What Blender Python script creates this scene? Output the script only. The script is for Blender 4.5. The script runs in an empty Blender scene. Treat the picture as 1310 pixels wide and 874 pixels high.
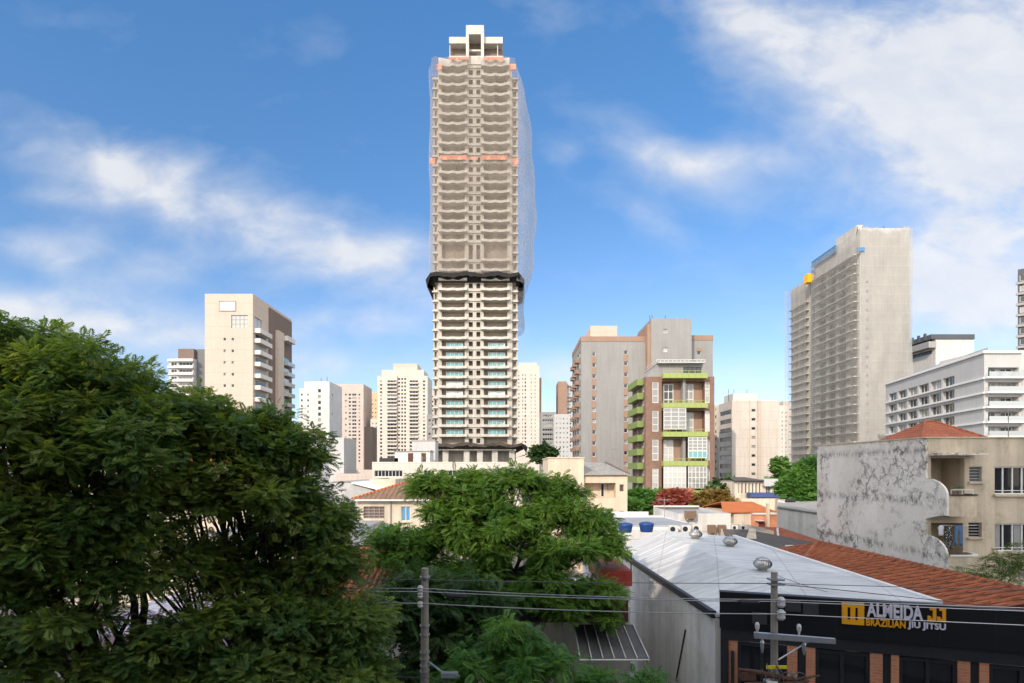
import bpy, math, random
import numpy as np
from mathutils import Matrix, Vector

R = math.radians
F = 728.0            # focal length in photo pixels (1310 wide)
CX, HY, CAMZ = 655.0, 600.0, 11.0
scene = bpy.context.scene
C = scene.collection
random.seed(7)

# ---------------------------------------------------------------- camera
cam = bpy.data.cameras.new("camera")
cam.sensor_width = 36.0
cam.lens = 36.0 * F / 1310.0
cam.shift_x = 0.0
cam.shift_y = (HY - 437.0) / 1310.0
cam.clip_start = 0.1
cam.clip_end = 6000
camo = bpy.data.objects.new("camera", cam)
C.objects.link(camo)
camo.location = (0, 0, CAMZ)
camo.rotation_euler = (R(90), 0, 0)
scene.camera = camo

# ---------------------------------------------------------------- light
SUN_EL, SUN_AZ = 29.0, 29.0      # sun stands behind the camera, to the left
world = bpy.data.worlds.new("World")
scene.world = world
world.use_nodes = True
sun = bpy.data.lights.new("sun", 'SUN')
sun.energy = 2.05
sun.angle = R(0.53)
sun.color = (1.0, 0.865, 0.715)
suno = bpy.data.objects.new("sun", sun)
C.objects.link(suno)
sd = Vector((math.sin(R(SUN_AZ)) * math.cos(R(SUN_EL)), math.cos(R(SUN_AZ)) * math.cos(R(SUN_EL)), -math.sin(R(SUN_EL))))
suno.rotation_euler = sd.to_track_quat('-Z', 'Y').to_euler()
suno.location = (-40, -60, 80)
scene.view_settings.view_transform = 'Standard'
scene.view_settings.look = 'None'
scene.view_settings.exposure = 0.78
scene.view_settings.gamma = 1.0
scene.view_settings.use_curve_mapping = False
scene.render.film_transparent = False
scene.cycles.max_bounces = 6
scene.cycles.transparent_max_bounces = 24
scene.cycles.use_denoising = True


class NT:
    """small helper to write node trees"""
    def __init__(self, tree):
        self.t = tree
        self.n = tree.nodes
        self.l = tree.links

    def node(self, typ, ins=None, **kw):
        nd = self.n.new(typ)
        for k, v in kw.items():
            setattr(nd, k, v)
        for k, v in (ins or {}).items():
            s = nd.inputs[k]
            if isinstance(v, bpy.types.NodeSocket):
                self.l.new(v, s)
            else:
                s.default_value = v
        return nd

    def math(self, op, a, b=None, c=None, clamp=False):
        ins = {0: a}
        if b is not None:
            ins[1] = b
        if c is not None:
            ins[2] = c
        return self.node('ShaderNodeMath', ins, operation=op, use_clamp=clamp).outputs[0]

    def mix(self, fac, a, b, blend='MIX'):
        nd = self.n.new('ShaderNodeMix')
        nd.data_type = 'RGBA'
        nd.blend_type = blend
        for i, v in ((0, fac), (6, a), (7, b)):
            if isinstance(v, bpy.types.NodeSocket):
                self.l.new(v, nd.inputs[i])
            else:
                if i > 0 and len(v) == 3:
                    v = (*v, 1)
                nd.inputs[i].default_value = v
        return nd.outputs[2]

    def ramp(self, fac, stops):
        nd = self.n.new('ShaderNodeValToRGB')
        self.l.new(fac, nd.inputs[0])
        el = nd.color_ramp.elements
        while len(el) < len(stops):
            el.new(0.5)
        for e, (p, c) in zip(el, stops):
            e.position = p
            e.color = (c, c, c, 1) if isinstance(c, (int, float)) else (*c, 1)
        return nd.outputs[0]

    def noise(self, vec, scale, detail=4, rough=0.55, dist=0.0):
        return self.node('ShaderNodeTexNoise', {'Vector': vec, 'Scale': scale, 'Detail': detail, 'Roughness': rough, 'Distortion': dist}).outputs['Fac']


def build_sky():
    T = NT(world.node_tree)
    T.n.clear()
    sky = T.n.new('ShaderNodeTexSky')
    sky.sky_type = 'NISHITA'
    sky.sun_disc = False
    sky.sun_elevation = R(SUN_EL)
    sky.sun_rotation = R(180 + SUN_AZ)
    sky.altitude = 760
    sky.air_density = 1.0
    sky.dust_density = 0.45
    sky.ozone_density = 2.2
    tc = T.n.new('ShaderNodeTexCoord')
    sep = T.node('ShaderNodeSeparateXYZ', {0: tc.outputs['Generated']})
    x, y, z = sep.outputs
    yy = T.math('MAXIMUM', T.math('ABSOLUTE', y), 0.12)
    u = T.math('DIVIDE', x, yy)
    v = T.math('DIVIDE', z, yy)
    uv = T.node('ShaderNodeCombineXYZ', {0: u, 1: v, 2: T.math('MULTIPLY', y, 0.6)}).outputs[0]

    def blob(px, py, ax, ay, rot, w):
        cu, cv = (px - CX) / F, (HY - py) / F
        du = T.math('SUBTRACT', u, cu)
        dv = T.math('SUBTRACT', v, cv)
        c, s = math.cos(R(rot)), math.sin(R(rot))
        a = T.math('DIVIDE', T.math('ADD', T.math('MULTIPLY', du, c), T.math('MULTIPLY', dv, s)), ax / F)
        b = T.math('DIVIDE', T.math('SUBTRACT', T.math('MULTIPLY', dv, c), T.math('MULTIPLY', du, s)), ay / F)
        q = T.math('ADD', T.math('MULTIPLY', a, a), T.math('MULTIPLY', b, b))
        return T.math('MULTIPLY', T.math('EXPONENT', T.math('MULTIPLY', q, -1.0)), w)
    blobs = [(305, 280, 250, 50, -20, 0.92), (170, 222, 90, 30, -24, 0.45), (480, 328, 90, 36, -12, 0.55), (60, 322, 75, 26, -4, 0.65),
             (195, 345, 60, 22, 10, 0.38), (120, 418, 170, 38, -8, 0.95), (30, 400, 110, 30, 0, 0.5), (440, 415, 105, 20, 6, 0.55), (90, 250, 60, 16, -4, 0.35),
             (1270, 200, 170, 150, -8, 1.05), (1100, 75, 215, 80, -22, 0.78), (1290, 60, 150, 110, 0, 0.8), (1250, 380, 150, 62, 0, 0.95),
             (960, 25, 100, 40, -20, 0.4), (850, 205, 90, 28, -28, 0.5), (925, 205, 85, 24, 3, 0.45), (815, 270, 60, 20, -30, 0.3),
             (725, 195, 26, 16, 0, 0.25), (720, 475, 60, 22, 0, 0.6), (395, 470, 130, 22, 0, 0.5), (960, 480, 120, 26, 0, 0.3), (680, 15, 70, 30, -15, 0.22), (440, 60, 50, 20, 0, 0.08)]
    tot = None
    for b in blobs:
        o = blob(*b)
        tot = o if tot is None else T.math('ADD', tot, o)
    # stretch the noise a little along the wind
    mp = T.node('ShaderNodeMapping', {'Vector': uv, 'Rotation': (0, 0, R(22)), 'Scale': (1.0, 1.7, 1.0)}).outputs[0]
    n1 = T.noise(mp, 3.4, 8, 0.52, 0.45)
    n2 = T.noise(mp, 11.0, 5, 0.55, 0.3)
    nn = T.math('ADD', T.math('MULTIPLY', T.math('SUBTRACT', n1, 0.5), 2.0), T.math('MULTIPLY', T.math('SUBTRACT', n2, 0.5), 1.1))
    dens = T.math('ADD', T.math('MULTIPLY', tot, 0.95), T.math('MULTIPLY', nn, T.math('MULTIPLY', T.math('ADD', tot, 0.22), 1.0, clamp=True)))
    # added fill light: unseen bright cloud overhead and behind the camera, lifts the shade
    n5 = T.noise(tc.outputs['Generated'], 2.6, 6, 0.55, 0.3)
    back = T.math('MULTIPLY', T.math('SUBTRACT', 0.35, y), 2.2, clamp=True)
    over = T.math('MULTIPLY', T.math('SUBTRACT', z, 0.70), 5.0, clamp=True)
    fill_cloud = T.math('MULTIPLY', T.math('MAXIMUM', back, over), T.math('MULTIPLY', T.math('SUBTRACT', n5, 0.30), 3.2))
    dens = T.math('ADD', dens, T.math('MAXIMUM', fill_cloud, 0.0))
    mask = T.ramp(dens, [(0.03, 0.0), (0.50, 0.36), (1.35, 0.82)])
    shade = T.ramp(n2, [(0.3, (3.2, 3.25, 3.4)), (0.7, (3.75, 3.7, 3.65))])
    shade = T.mix(T.math('MULTIPLY', fill_cloud, 1.0, clamp=True), shade, (15.0, 14.5, 13.7))
    # white band of air near the horizon
    tint = T.ramp(z, [(0.0, (0.74, 0.66, 0.665)), (0.2, (0.62, 0.655, 0.71)), (0.42, (0.48, 0.68, 0.80)), (0.65, (0.46, 0.78, 0.95))])
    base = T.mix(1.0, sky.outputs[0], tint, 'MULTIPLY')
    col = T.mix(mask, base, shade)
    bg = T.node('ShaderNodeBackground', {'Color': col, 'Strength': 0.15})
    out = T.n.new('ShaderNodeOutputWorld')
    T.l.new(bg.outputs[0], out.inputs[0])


build_sky()

# ---------------------------------------------------------------- materials
MATS = {}


def new_mat(name):
    m = bpy.data.materials.new(name)
    m.use_nodes = True
    T = NT(m.node_tree)
    T.n.clear()
    out = T.n.new('ShaderNodeOutputMaterial')
    MATS[name] = m
    return m, T, out


def coords(T):
    return T.n.new('ShaderNodeTexCoord').outputs['Object']


def plaster(name, col, var=0.12, streak=0.25, rough=0.85, scale=0.35, bump=0.15, stain=(0.10, 0.09, 0.075), stain_amt=0.0, lines=0.0):
    """painted render / concrete: blotches, rain streaks, optional floor joints and dark stains"""
    m, T, out = new_mat(name)
    P = coords(T)
    n1 = T.noise(P, scale, 5, 0.6)
    stretch = T.node('ShaderNodeMapping', {'Vector': P, 'Scale': (1.6, 1.6, 0.09)}).outputs[0]
    n2 = T.noise(stretch, 1.0, 5, 0.65)
    n3 = T.noise(P, scale * 14, 4, 0.7)
    k1 = T.ramp(n1, [(0.3, 1.0 - var), (0.7, 1.0 + var * 0.4)])
    k2 = T.ramp(n2, [(0.42, 1.0), (0.72, 1.0 - streak)])
    k3 = T.ramp(n3, [(0.3, 0.94), (0.7, 1.04)])
    c = T.mix(1.0, (*col, 1), k1, 'MULTIPLY')
    c = T.mix(1.0, c, k2, 'MULTIPLY')
    c = T.mix(1.0, c, k3, 'MULTIPLY')
    if lines:
        sz = T.node('ShaderNodeSeparateXYZ', {0: P}).outputs[2]
        fr = T.math('FRACT', T.math('DIVIDE', sz, lines))
        ln = T.math('LESS_THAN', fr, 0.03)
        c = T.mix(T.math('MULTIPLY', ln, 0.25), c, (0.12, 0.11, 0.1, 1))
    if stain_amt:
        n4 = T.noise(P, 0.9, 8, 0.7, 0.6)
        mk = T.ramp(n4, [(0.52, 0.0), (0.66, stain_amt)])
        c = T.mix(mk, c, (*stain, 1))
    b = T.node('ShaderNodeBump', {'Strength': bump, 'Distance': 0.05, 'Height': n3})
    bs = T.node('ShaderNodeBsdfPrincipled', {'Base Color': c, 'Roughness': rough, 'Normal': b.outputs[0], 'Specular IOR Level': 0.25})
    T.l.new(bs.outputs[0], out.inputs[0])
    return m


def simple(name, col, rough=0.6, metal=0.0, var=0.1, scale=3.0, spec=0.4):
    m, T, out = new_mat(name)
    P = coords(T)
    n = T.noise(P, scale, 4, 0.6)
    k = T.ramp(n, [(0.3, 1 - var), (0.7, 1 + var * 0.5)])
    c = T.mix(1.0, (*col, 1), k, 'MULTIPLY')
    bs = T.node('ShaderNodeBsdfPrincipled', {'Base Color': c, 'Roughness': rough, 'Metallic': metal, 'Specular IOR Level': spec})
    T.l.new(bs.outputs[0], out.inputs[0])
    return m


def glass(name, col=(0.025, 0.03, 0.035), alt=(0.30, 0.29, 0.27), share=0.3, rough=0.06):
    """window pane; some panes have blinds or curtains drawn behind them (a random share of the copies)"""
    m, T, out = new_mat(name)
    rnd = T.n.new('ShaderNodeObjectInfo').outputs['Random']
    P = coords(T)
    n = T.noise(P, 0.7, 2)
    k = T.ramp(T.math('ADD', rnd, T.math('MULTIPLY', T.math('SUBTRACT', n, 0.5), 0.3)), [(1 - share - 0.02, 0.0), (1 - share + 0.05, 1.0)])
    c = T.mix(k, col, alt)
    bs = T.node('ShaderNodeBsdfPrincipled', {'Base Color': c, 'Roughness': rough, 'Specular IOR Level': 0.6})
    T.l.new(bs.outputs[0], out.inputs[0])
    return m


def netting(name, col, dens, streak=0.35, tr=0.35):
    """debris net: a sheer woven sheet, denser along its folds"""
    m, T, out = new_mat(name)
    P = coords(T)
    st = T.node('ShaderNodeMapping', {'Vector': P, 'Scale': (0.9, 0.9, 0.035)}).outputs[0]
    n1 = T.noise(st, 1.2, 5, 0.7)
    n2 = T.noise(P, 0.16, 4, 0.6)
    sz = T.node('ShaderNodeSeparateXYZ', {0: P}).outputs[2]
    seam = T.math('LESS_THAN', T.math('FRACT', T.math('DIVIDE', sz, 3.0)), 0.035)
    f = T.math('ADD', T.ramp(n1, [(0.3, dens - streak * 0.5), (0.7, dens + streak * 0.5)]),
               T.math('MULTIPLY', T.math('SUBTRACT', n2, 0.5), 0.5))
    f = T.math('ADD', f, T.math('MULTIPLY', seam, 0.22), clamp=True)
    df = T.node('ShaderNodeBsdfDiffuse', {'Color': (*col, 1)})
    tl = T.node('ShaderNodeBsdfTranslucent', {'Color': (*col, 1)})
    mx = T.node('ShaderNodeMixShader', {0: tr, 1: df.outputs[0], 2: tl.outputs[0]})
    tp = T.n.new('ShaderNodeBsdfTransparent')
    mx2 = T.node('ShaderNodeMixShader', {0: f, 1: tp.outputs[0], 2: mx.outputs[0]})
    T.l.new(mx2.outputs[0], out.inputs[0])
    return m


def tiles(name, col, col2, axis=0, pitch=0.22, rough=0.85, course=0.38, var=0.5):
    """clay roof tiles: rounded channels running down the slope, laid in courses, weathered in patches"""
    m, T, out = new_mat(name)
    P = coords(T)
    s = T.node('ShaderNodeSeparateXYZ', {0: P}).outputs
    a, b = (s[0], s[1]) if axis == 0 else (s[1], s[0])
    ca = T.math('FLOOR', T.math('DIVIDE', a, pitch))
    cb = T.math('FLOOR', T.math('DIVIDE', b, course))
    cell = T.node('ShaderNodeCombineXYZ', {0: ca, 1: cb, 2: 0.0}).outputs[0]
    wn = T.node('ShaderNodeTexWhiteNoise', {'Vector': cell}, noise_dimensions='3D').outputs['Value']
    wave = T.math('ABSOLUTE', T.math('SINE', T.math('MULTIPLY', a, math.pi / pitch)))
    step = T.math('FRACT', T.math('DIVIDE', b, course))
    n = T.noise(P, 0.6, 6, 0.65)
    n2 = T.noise(P, 7.0, 4, 0.65)
    f = T.math('ADD', T.math('MULTIPLY', wn, var), T.math('MULTIPLY', T.ramp(n, [(0.35, 0.0), (0.7, 1.0)]), 1 - var * 0.6), clamp=True)
    c = T.mix(f, col, col2)
    c = T.mix(T.ramp(n2, [(0.52, 0.0), (0.78, 0.55)]), c, (0.07, 0.055, 0.045))
    h = T.math('ADD', T.math('MULTIPLY', wave, 0.08), T.math('MULTIPLY', step, 0.05))
    bp = T.node('ShaderNodeBump', {'Strength': 1.0, 'Distance': 1.0, 'Height': h})
    bs = T.node('ShaderNodeBsdfPrincipled', {'Base Color': c, 'Roughness': rough, 'Normal': bp.outputs[0], 'Specular IOR Level': 0.2})
    T.l.new(bs.outputs[0], out.inputs[0])
    return m


def sheet_metal(name, col, axis=0, pitch=0.4, rough=0.45, metal=0.0, var=0.2, dirt=(0.3, 0.29, 0.27), depth=0.03, amt=0.6):
    """corrugated / ribbed roofing with washed-out dirt"""
    m, T, out = new_mat(name)
    P = coords(T)
    s = T.node('ShaderNodeSeparateXYZ', {0: P}).outputs
    w = T.math('ABSOLUTE', T.math('SINE', T.math('MULTIPLY', s[axis], math.pi / pitch)))
    w = T.math('POWER', w, 6.0)
    sc = (3.0, 0.35, 1.0) if axis == 0 else (0.35, 3.0, 1.0)
    st = T.node('ShaderNodeMapping', {'Vector': P, 'Scale': sc}).outputs[0]
    n = T.noise(st, 1.4, 7, 0.7, 0.4)
    n2 = T.noise(P, 0.5, 6, 0.65)
    c = T.mix(T.ramp(n, [(0.42, 0.0), (0.75, amt)]), (*col, 1), (*dirt, 1))
    c = T.mix(1.0, c, T.ramp(n2, [(0.3, 1 - var), (0.7, 1.05)]), 'MULTIPLY')
    lap = T.math('LESS_THAN', T.math('FRACT', T.math('DIVIDE', s[1 - axis], 2.4)), 0.018)
    lap2 = T.math('LESS_THAN', T.math('FRACT', T.math('DIVIDE', s[axis], pitch * 2)), 0.035)
    c = T.mix(T.math('MULTIPLY', T.math('MAXIMUM', lap, lap2), 0.45), c, (dirt[0] * 0.6, dirt[1] * 0.6, dirt[2] * 0.6, 1))
    n6 = T.noise(P, 1.7, 6, 0.7, 0.5)
    c = T.mix(T.ramp(n6, [(0.64, 0.0), (0.75, 0.35)]), c, (0.30, 0.22, 0.16, 1))
    bp = T.node('ShaderNodeBump', {'Strength': 1.0, 'Distance': depth, 'Height': T.math('ADD', w, T.math('MULTIPLY', n, 0.4))})
    bs = T.node('ShaderNodeBsdfPrincipled', {'Base Color': c, 'Roughness': rough, 'Metallic': metal, 'Normal': bp.outputs[0]})
    T.l.new(bs.outputs[0], out.inputs[0])
    return m


def brick(name, c1, c2, mortar, scale=1.0, axis='XZ', msize=0.02):
    m, T, out = new_mat(name)
    P = coords(T)
    s = T.node('ShaderNodeSeparateXYZ', {0: P}).outputs
    a = T.math('ADD', s[0], s[1])
    v = T.node('ShaderNodeCombineXYZ', {0: a, 1: s[2], 2: 0.0}).outputs[0]
    br = T.node('ShaderNodeTexBrick', {'Vector': v, 'Color1': (*c1, 1), 'Color2': (*c2, 1), 'Mortar': (*mortar, 1), 'Scale': scale,
                                       'Mortar Size': msize, 'Brick Width': 0.25, 'Row Height': 0.085})
    n = T.noise(P, 1.1, 5, 0.6)
    c = T.mix(1.0, br.outputs['Color'], T.ramp(n, [(0.3, 0.8), (0.7, 1.1)]), 'MULTIPLY')
    bp = T.node('ShaderNodeBump', {'Strength': 0.4, 'Distance': 0.01, 'Height': br.outputs['Fac']})
    bp.invert = True
    bs = T.node('ShaderNodeBsdfPrincipled', {'Base Color': c, 'Roughness': 0.85, 'Normal': bp.outputs[0], 'Specular IOR Level': 0.2})
    T.l.new(bs.outputs[0], out.inputs[0])
    return m


def leaf(name, dark, light, trans=0.3, rough=0.5):
    m, T, out = new_mat(name)
    at = T.n.new('ShaderNodeAttribute')
    at.attribute_name = 'tint'
    P = coords(T)
    n = T.noise(P, 0.9, 3)
    f = T.math('ADD', T.math('MULTIPLY', at.outputs['Fac'], 0.8), T.math('MULTIPLY', T.math('SUBTRACT', n, 0.5), 0.7), clamp=True)
    c = T.mix(f, dark, light)
    bs = T.node('ShaderNodeBsdfPrincipled', {'Base Color': c, 'Roughness': rough, 'Specular IOR Level': 0.3})
    tl = T.node('ShaderNodeBsdfTranslucent', {'Color': T.mix(1.0, c, (1.5, 1.45, 0.6), 'MULTIPLY')})
    mx = T.node('ShaderNodeMixShader', {0: trans, 1: bs.outputs[0], 2: tl.outputs[0]})
    T.l.new(mx.outputs[0], out.inputs[0])
    return m


def stained(name):
    """old lime render, flaked and mould-streaked"""
    m, T, out = new_mat(name)
    P = coords(T)
    n0 = T.noise(P, 0.35, 4, 0.55)
    base = T.mix(T.ramp(n0, [(0.35, 0.0), (0.65, 1.0)]), (0.66, 0.60, 0.52), (0.78, 0.72, 0.64))
    wob = T.node('ShaderNodeTexNoise', {'Vector': P, 'Scale': 1.7, 'Detail': 5, 'Roughness': 0.65}).outputs['Color']
    pv = T.node('ShaderNodeVectorMath', {0: P, 1: T.node('ShaderNodeVectorMath', {0: wob, 3: 1.1}, operation='SCALE').outputs[0]}, operation='ADD').outputs[0]
    vo = T.node('ShaderNodeTexVoronoi', {'Vector': pv, 'Scale': 1.15}, feature='DISTANCE_TO_EDGE').outputs['Distance']
    vo2 = T.node('ShaderNodeTexVoronoi', {'Vector': pv, 'Scale': 2.7}, feature='DISTANCE_TO_EDGE').outputs['Distance']
    wid = T.noise(P, 2.3, 4, 0.6)
    e1 = T.math('SUBTRACT', T.math('MULTIPLY', T.math('SUBTRACT', wid, 0.37), 0.46), vo)
    e2 = T.math('SUBTRACT', T.math('MULTIPLY', T.math('SUBTRACT', wid, 0.41), 0.34), vo2)
    patch = T.ramp(T.noise(P, 0.30, 5, 0.65, 0.4), [(0.45, 0.0), (0.55, 1.0)])
    crack = T.ramp(T.math('MAXIMUM', e1, e2), [(0.0, 0.0), (0.012, 0.85)])
    blot = T.ramp(T.noise(P, 2.1, 8, 0.72, 0.5), [(0.56, 0.0), (0.66, 0.8)])
    sz = T.node('ShaderNodeSeparateXYZ', {0: P}).outputs[2]
    row = T.math('SUBTRACT', 1.0, T.math('MULTIPLY', T.math('ABSOLUTE', T.math('SUBTRACT', T.math('MODULO', T.math('ADD', sz, 0.75), 2.9), 1.2)), 3.0), clamp=True)
    drip = T.ramp(T.noise(T.node('ShaderNodeMapping', {'Vector': P, 'Scale': (3.2, 3.2, 1.3)}).outputs[0], 1.0, 7, 0.72, 0.4), [(0.45, 0.0), (0.56, 0.9)])
    mk = T.math('ADD', T.math('MULTIPLY', T.math('MULTIPLY', crack, patch), 0.85), T.math('MULTIPLY', T.math('MULTIPLY', blot, patch), 0.7))
    mk = T.math('ADD', mk, T.math('MULTIPLY', T.math('MULTIPLY', drip, row), 0.8), clamp=True)
    mk = T.math('MULTIPLY', mk, T.ramp(T.noise(P, 7.0, 5, 0.7), [(0.3, 0.55), (0.6, 0.95)]))
    c = T.mix(mk, base, (0.085, 0.078, 0.07))
    n3 = T.noise(P, 9, 5, 0.7)
    c = T.mix(1.0, c, T.ramp(n3, [(0.3, 0.88), (0.7, 1.06)]), 'MULTIPLY')
    bp = T.node('ShaderNodeBump', {'Strength': 0.5, 'Distance': 0.04, 'Height': T.math('SUBTRACT', n3, mk)})
    bs = T.node('ShaderNodeBsdfPrincipled', {'Base Color': c, 'Roughness': 0.9, 'Normal': bp.outputs[0], 'Specular IOR Level': 0.15})
    T.l.new(bs.outputs[0], out.inputs[0])
    return m


M = {}
M['conc'] = plaster('raw_concrete', (0.53, 0.49, 0.43), 0.18, 0.3, scale=0.25)
M['conc_l'] = plaster('light_concrete', (0.58, 0.55, 0.50), 0.14, 0.25, scale=0.3)
M['conc_d'] = brick('block_infill', (0.38, 0.29, 0.22), (0.32, 0.25, 0.19), (0.32, 0.29, 0.25), 0.6)
M['soot'] = simple('dark_tarpaulin', (0.016, 0.015, 0.014), 0.8, var=0.4, scale=1.5)
M['tray'] = simple('weathered_tray_boards', (0.075, 0.062, 0.05), 0.85, var=0.5, scale=0.8)
M['salmon'] = simple('salmon_mesh', (0.70, 0.27, 0.18), 0.8, var=0.3, scale=1.0)
M['net'] = netting('debris_net_beige', (0.38, 0.33, 0.285), 0.36, 0.20)
M['net_side'] = netting('debris_net_white', (0.62, 0.60, 0.60), 0.34, 0.24, 0.5)
M['net_dense'] = netting('debris_net_dense', (0.50, 0.49, 0.465), 0.60, 0.26, 0.3)
M['net_grey'] = netting('debris_net_grey', (0.46, 0.445, 0.42), 0.38, 0.24, 0.3)
M['teal'] = glass('teal_glazing', (0.13, 0.34, 0.36), (0.55, 0.62, 0.62), 0.3)
M['cream'] = plaster('cream_render', (0.55, 0.46, 0.385), 0.06, 0.08, scale=0.1, lines=3.0)
M['white'] = plaster('white_render', (0.66, 0.635, 0.60), 0.10, 0.16, scale=0.2, lines=3.0)
M['white_w'] = plaster('white_render_warm', (0.62, 0.555, 0.485), 0.10, 0.16, scale=0.2, lines=3.0)
M['white_b'] = simple('bright_white_paint', (0.74, 0.73, 0.71), 0.6, var=0.05)
M['pinkish'] = plaster('pinkish_render', (0.56, 0.465, 0.41), 0.10, 0.16, scale=0.2, lines=3.0)
M['orange_r'] = plaster('orange_render', (0.66, 0.43, 0.27), 0.08, 0.12, scale=0.2)
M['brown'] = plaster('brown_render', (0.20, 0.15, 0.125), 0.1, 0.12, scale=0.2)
M['brown_m'] = plaster('brown_band_paint', (0.34, 0.225, 0.165), 0.1, 0.12, scale=0.3)
M['grey'] = plaster('grey_render', (0.30, 0.295, 0.285), 0.1, 0.16, scale=0.12)
M['grey_d'] = plaster('dark_grey_render', (0.17, 0.17, 0.175), 0.1, 0.1, scale=0.2)
M['grey_l'] = plaster('pale_grey_render', (0.50, 0.495, 0.485), 0.06, 0.1, scale=0.2)
M['slate'] = plaster('slate_cladding', (0.10, 0.11, 0.125), 0.1, 0.1, scale=0.2)
M['brickred'] = brick('red_brick_cladding', (0.235, 0.125, 0.09), (0.20, 0.105, 0.075), (0.25, 0.17, 0.13), 1.0)
M['brickor'] = brick('orange_brick', (0.62, 0.245, 0.125), (0.53, 0.20, 0.10), (0.48, 0.30, 0.22), 1.0, msize=0.012)
M['lime'] = simple('lime_green_panel', (0.31, 0.37, 0.11), 0.5, var=0.1)
M['olive'] = simple('muted_green_panel', (0.20, 0.27, 0.08), 0.5, var=0.1)
M['old_cream'] = plaster('old_cream_render', (0.60, 0.50, 0.375), 0.18, 0.3, scale=0.6, stain_amt=0.35, stain=(0.2, 0.15, 0.11), bump=0.3)
M['cream_h'] = plaster('cream_house_render', (0.68, 0.58, 0.45), 0.12, 0.28, scale=0.5, stain_amt=0.15, stain=(0.35, 0.28, 0.2))
M['peach'] = plaster('peach_house_render', (0.72, 0.58, 0.44), 0.12, 0.22, scale=0.4, stain_amt=0.12, stain=(0.4, 0.28, 0.18))
M['white_old'] = plaster('old_white_wall', (0.74, 0.72, 0.68), 0.16, 0.26, scale=0.4, stain_amt=0.3, stain=(0.26, 0.23, 0.18))
M['stained'] = stained('mouldy_render')
M['tile_r'] = tiles('red_clay_tiles', (0.50, 0.16, 0.08), (0.34, 0.11, 0.06), 0)
M['tile_ry'] = tiles('red_clay_tiles_side', (0.48, 0.17, 0.08), (0.30, 0.10, 0.055), 1)
M['tile_o'] = tiles('orange_clay_tiles', (0.62, 0.20, 0.07), (0.50, 0.15, 0.06), 0, var=0.3)
M['tile_b'] = tiles('brown_clay_tiles', (0.27, 0.17, 0.11), (0.19, 0.12, 0.085), 0, pitch=0.36)
M['roof_g'] = sheet_metal('fibre_cement_roof', (0.36, 0.34, 0.31), 0, 0.3, 0.9, dirt=(0.16, 0.145, 0.13))
M['roof_d'] = sheet_metal('old_dark_roof', (0.105, 0.09, 0.08), 0, 0.3, 0.9, dirt=(0.045, 0.04, 0.036))
M['roof_w'] = sheet_metal('white_coated_roof', (0.66, 0.655, 0.64), 1, 0.9, 0.6, dirt=(0.36, 0.355, 0.345), depth=0.035, amt=0.8, var=0.22)
M['roof_zinc'] = sheet_metal('zinc_roof', (0.45, 0.46, 0.48), 1, 0.5, 0.5, 0.3, dirt=(0.25, 0.25, 0.26))
M['roof_flat'] = plaster('flat_roof_screed', (0.30, 0.285, 0.27), 0.2, 0.0)
M['black'] = simple('black_cladding', (0.006, 0.006, 0.008), 0.45, var=0.25, scale=0.8)
M['charcoal'] = simple('charcoal_frame', (0.022, 0.023, 0.028), 0.5, var=0.2)
M['sign_o'] = simple('orange_sign_face', (0.80, 0.36, 0.012), 0.45, var=0.04)
M['sign_w'] = simple('white_sign_face', (0.66, 0.63, 0.72), 0.45, var=0.04)
M['pane'] = glass('dark_pane')
M['pane_n'] = glass('near_pane', (0.012, 0.013, 0.016), (0.10, 0.11, 0.12), 0.25, 0.03)
M['pane_c'] = glass('pale_curtain_pane', (0.45, 0.45, 0.43), (0.25, 0.25, 0.24), 0.4)
M['pane_r'] = glass('shutter_pane', (0.18, 0.10, 0.07), (0.09, 0.06, 0.045), 0.4, 0.5)
M['frame_w'] = simple('white_frame', (0.68, 0.67, 0.64), 0.5)
M['frame_g'] = simple('grey_frame', (0.28, 0.27, 0.26), 0.5)
M['rail'] = glass('clear_balustrade', (0.42, 0.45, 0.45), (0.36, 0.38, 0.38), 0.5)
M['galv'] = simple('galvanised_steel', (0.50, 0.51, 0.52), 0.35, 0.8, 0.15)
M['steel'] = simple('steel_turbine', (0.46, 0.45, 0.43), 0.42, 0.85, 0.25)
M['rust'] = simple('rusty_steel', (0.11, 0.055, 0.035), 0.8, 0.2, 0.4, 6)
M['pole'] = plaster('pole_concrete', (0.34, 0.30, 0.255), 0.15, 0.25, scale=2.0, bump=0.4)
M['cable'] = simple('cable_sheath', (0.10, 0.10, 0.105), 0.5)
M['cable_l'] = simple('bare_aluminium_cable', (0.42, 0.42, 0.44), 0.4, 0.6)
M['ceramic'] = simple('grey_ceramic', (0.55, 0.53, 0.52), 0.3)
M['yellow'] = simple('yellow_paint', (0.85, 0.45, 0.01), 0.5)
M['ylw_tag'] = simple('yellow_tag', (0.72, 0.62, 0.02), 0.5)
M['blue'] = simple('blue_plastic', (0.018, 0.06, 0.22), 0.4)
M['blue_l'] = simple('light_blue_plastic', (0.10, 0.32, 0.55), 0.5)
M['blue_t'] = simple('blue_tarpaulin', (0.10, 0.22, 0.40), 0.6, var=0.3)
M['navy'] = simple('navy_canopy', (0.045, 0.075, 0.20), 0.6)
M['red'] = simple('red_paint', (0.38, 0.05, 0.035), 0.55, var=0.3)
M['maroon'] = simple('maroon_paint', (0.11, 0.03, 0.028), 0.7)
M['ac'] = simple('off_white_casing', (0.66, 0.63, 0.57), 0.5, var=0.08)
M['ac_b'] = simple('brown_grille', (0.23, 0.15, 0.10), 0.7)
M['asphalt'] = simple('asphalt', (0.05, 0.05, 0.052), 0.9, var=0.3)
M['pave'] = plaster('pavement', (0.30, 0.29, 0.27), 0.2, 0.0)
M['earth'] = plaster('city_ground', (0.16, 0.15, 0.13), 0.3, 0.0, scale=0.05)
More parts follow.
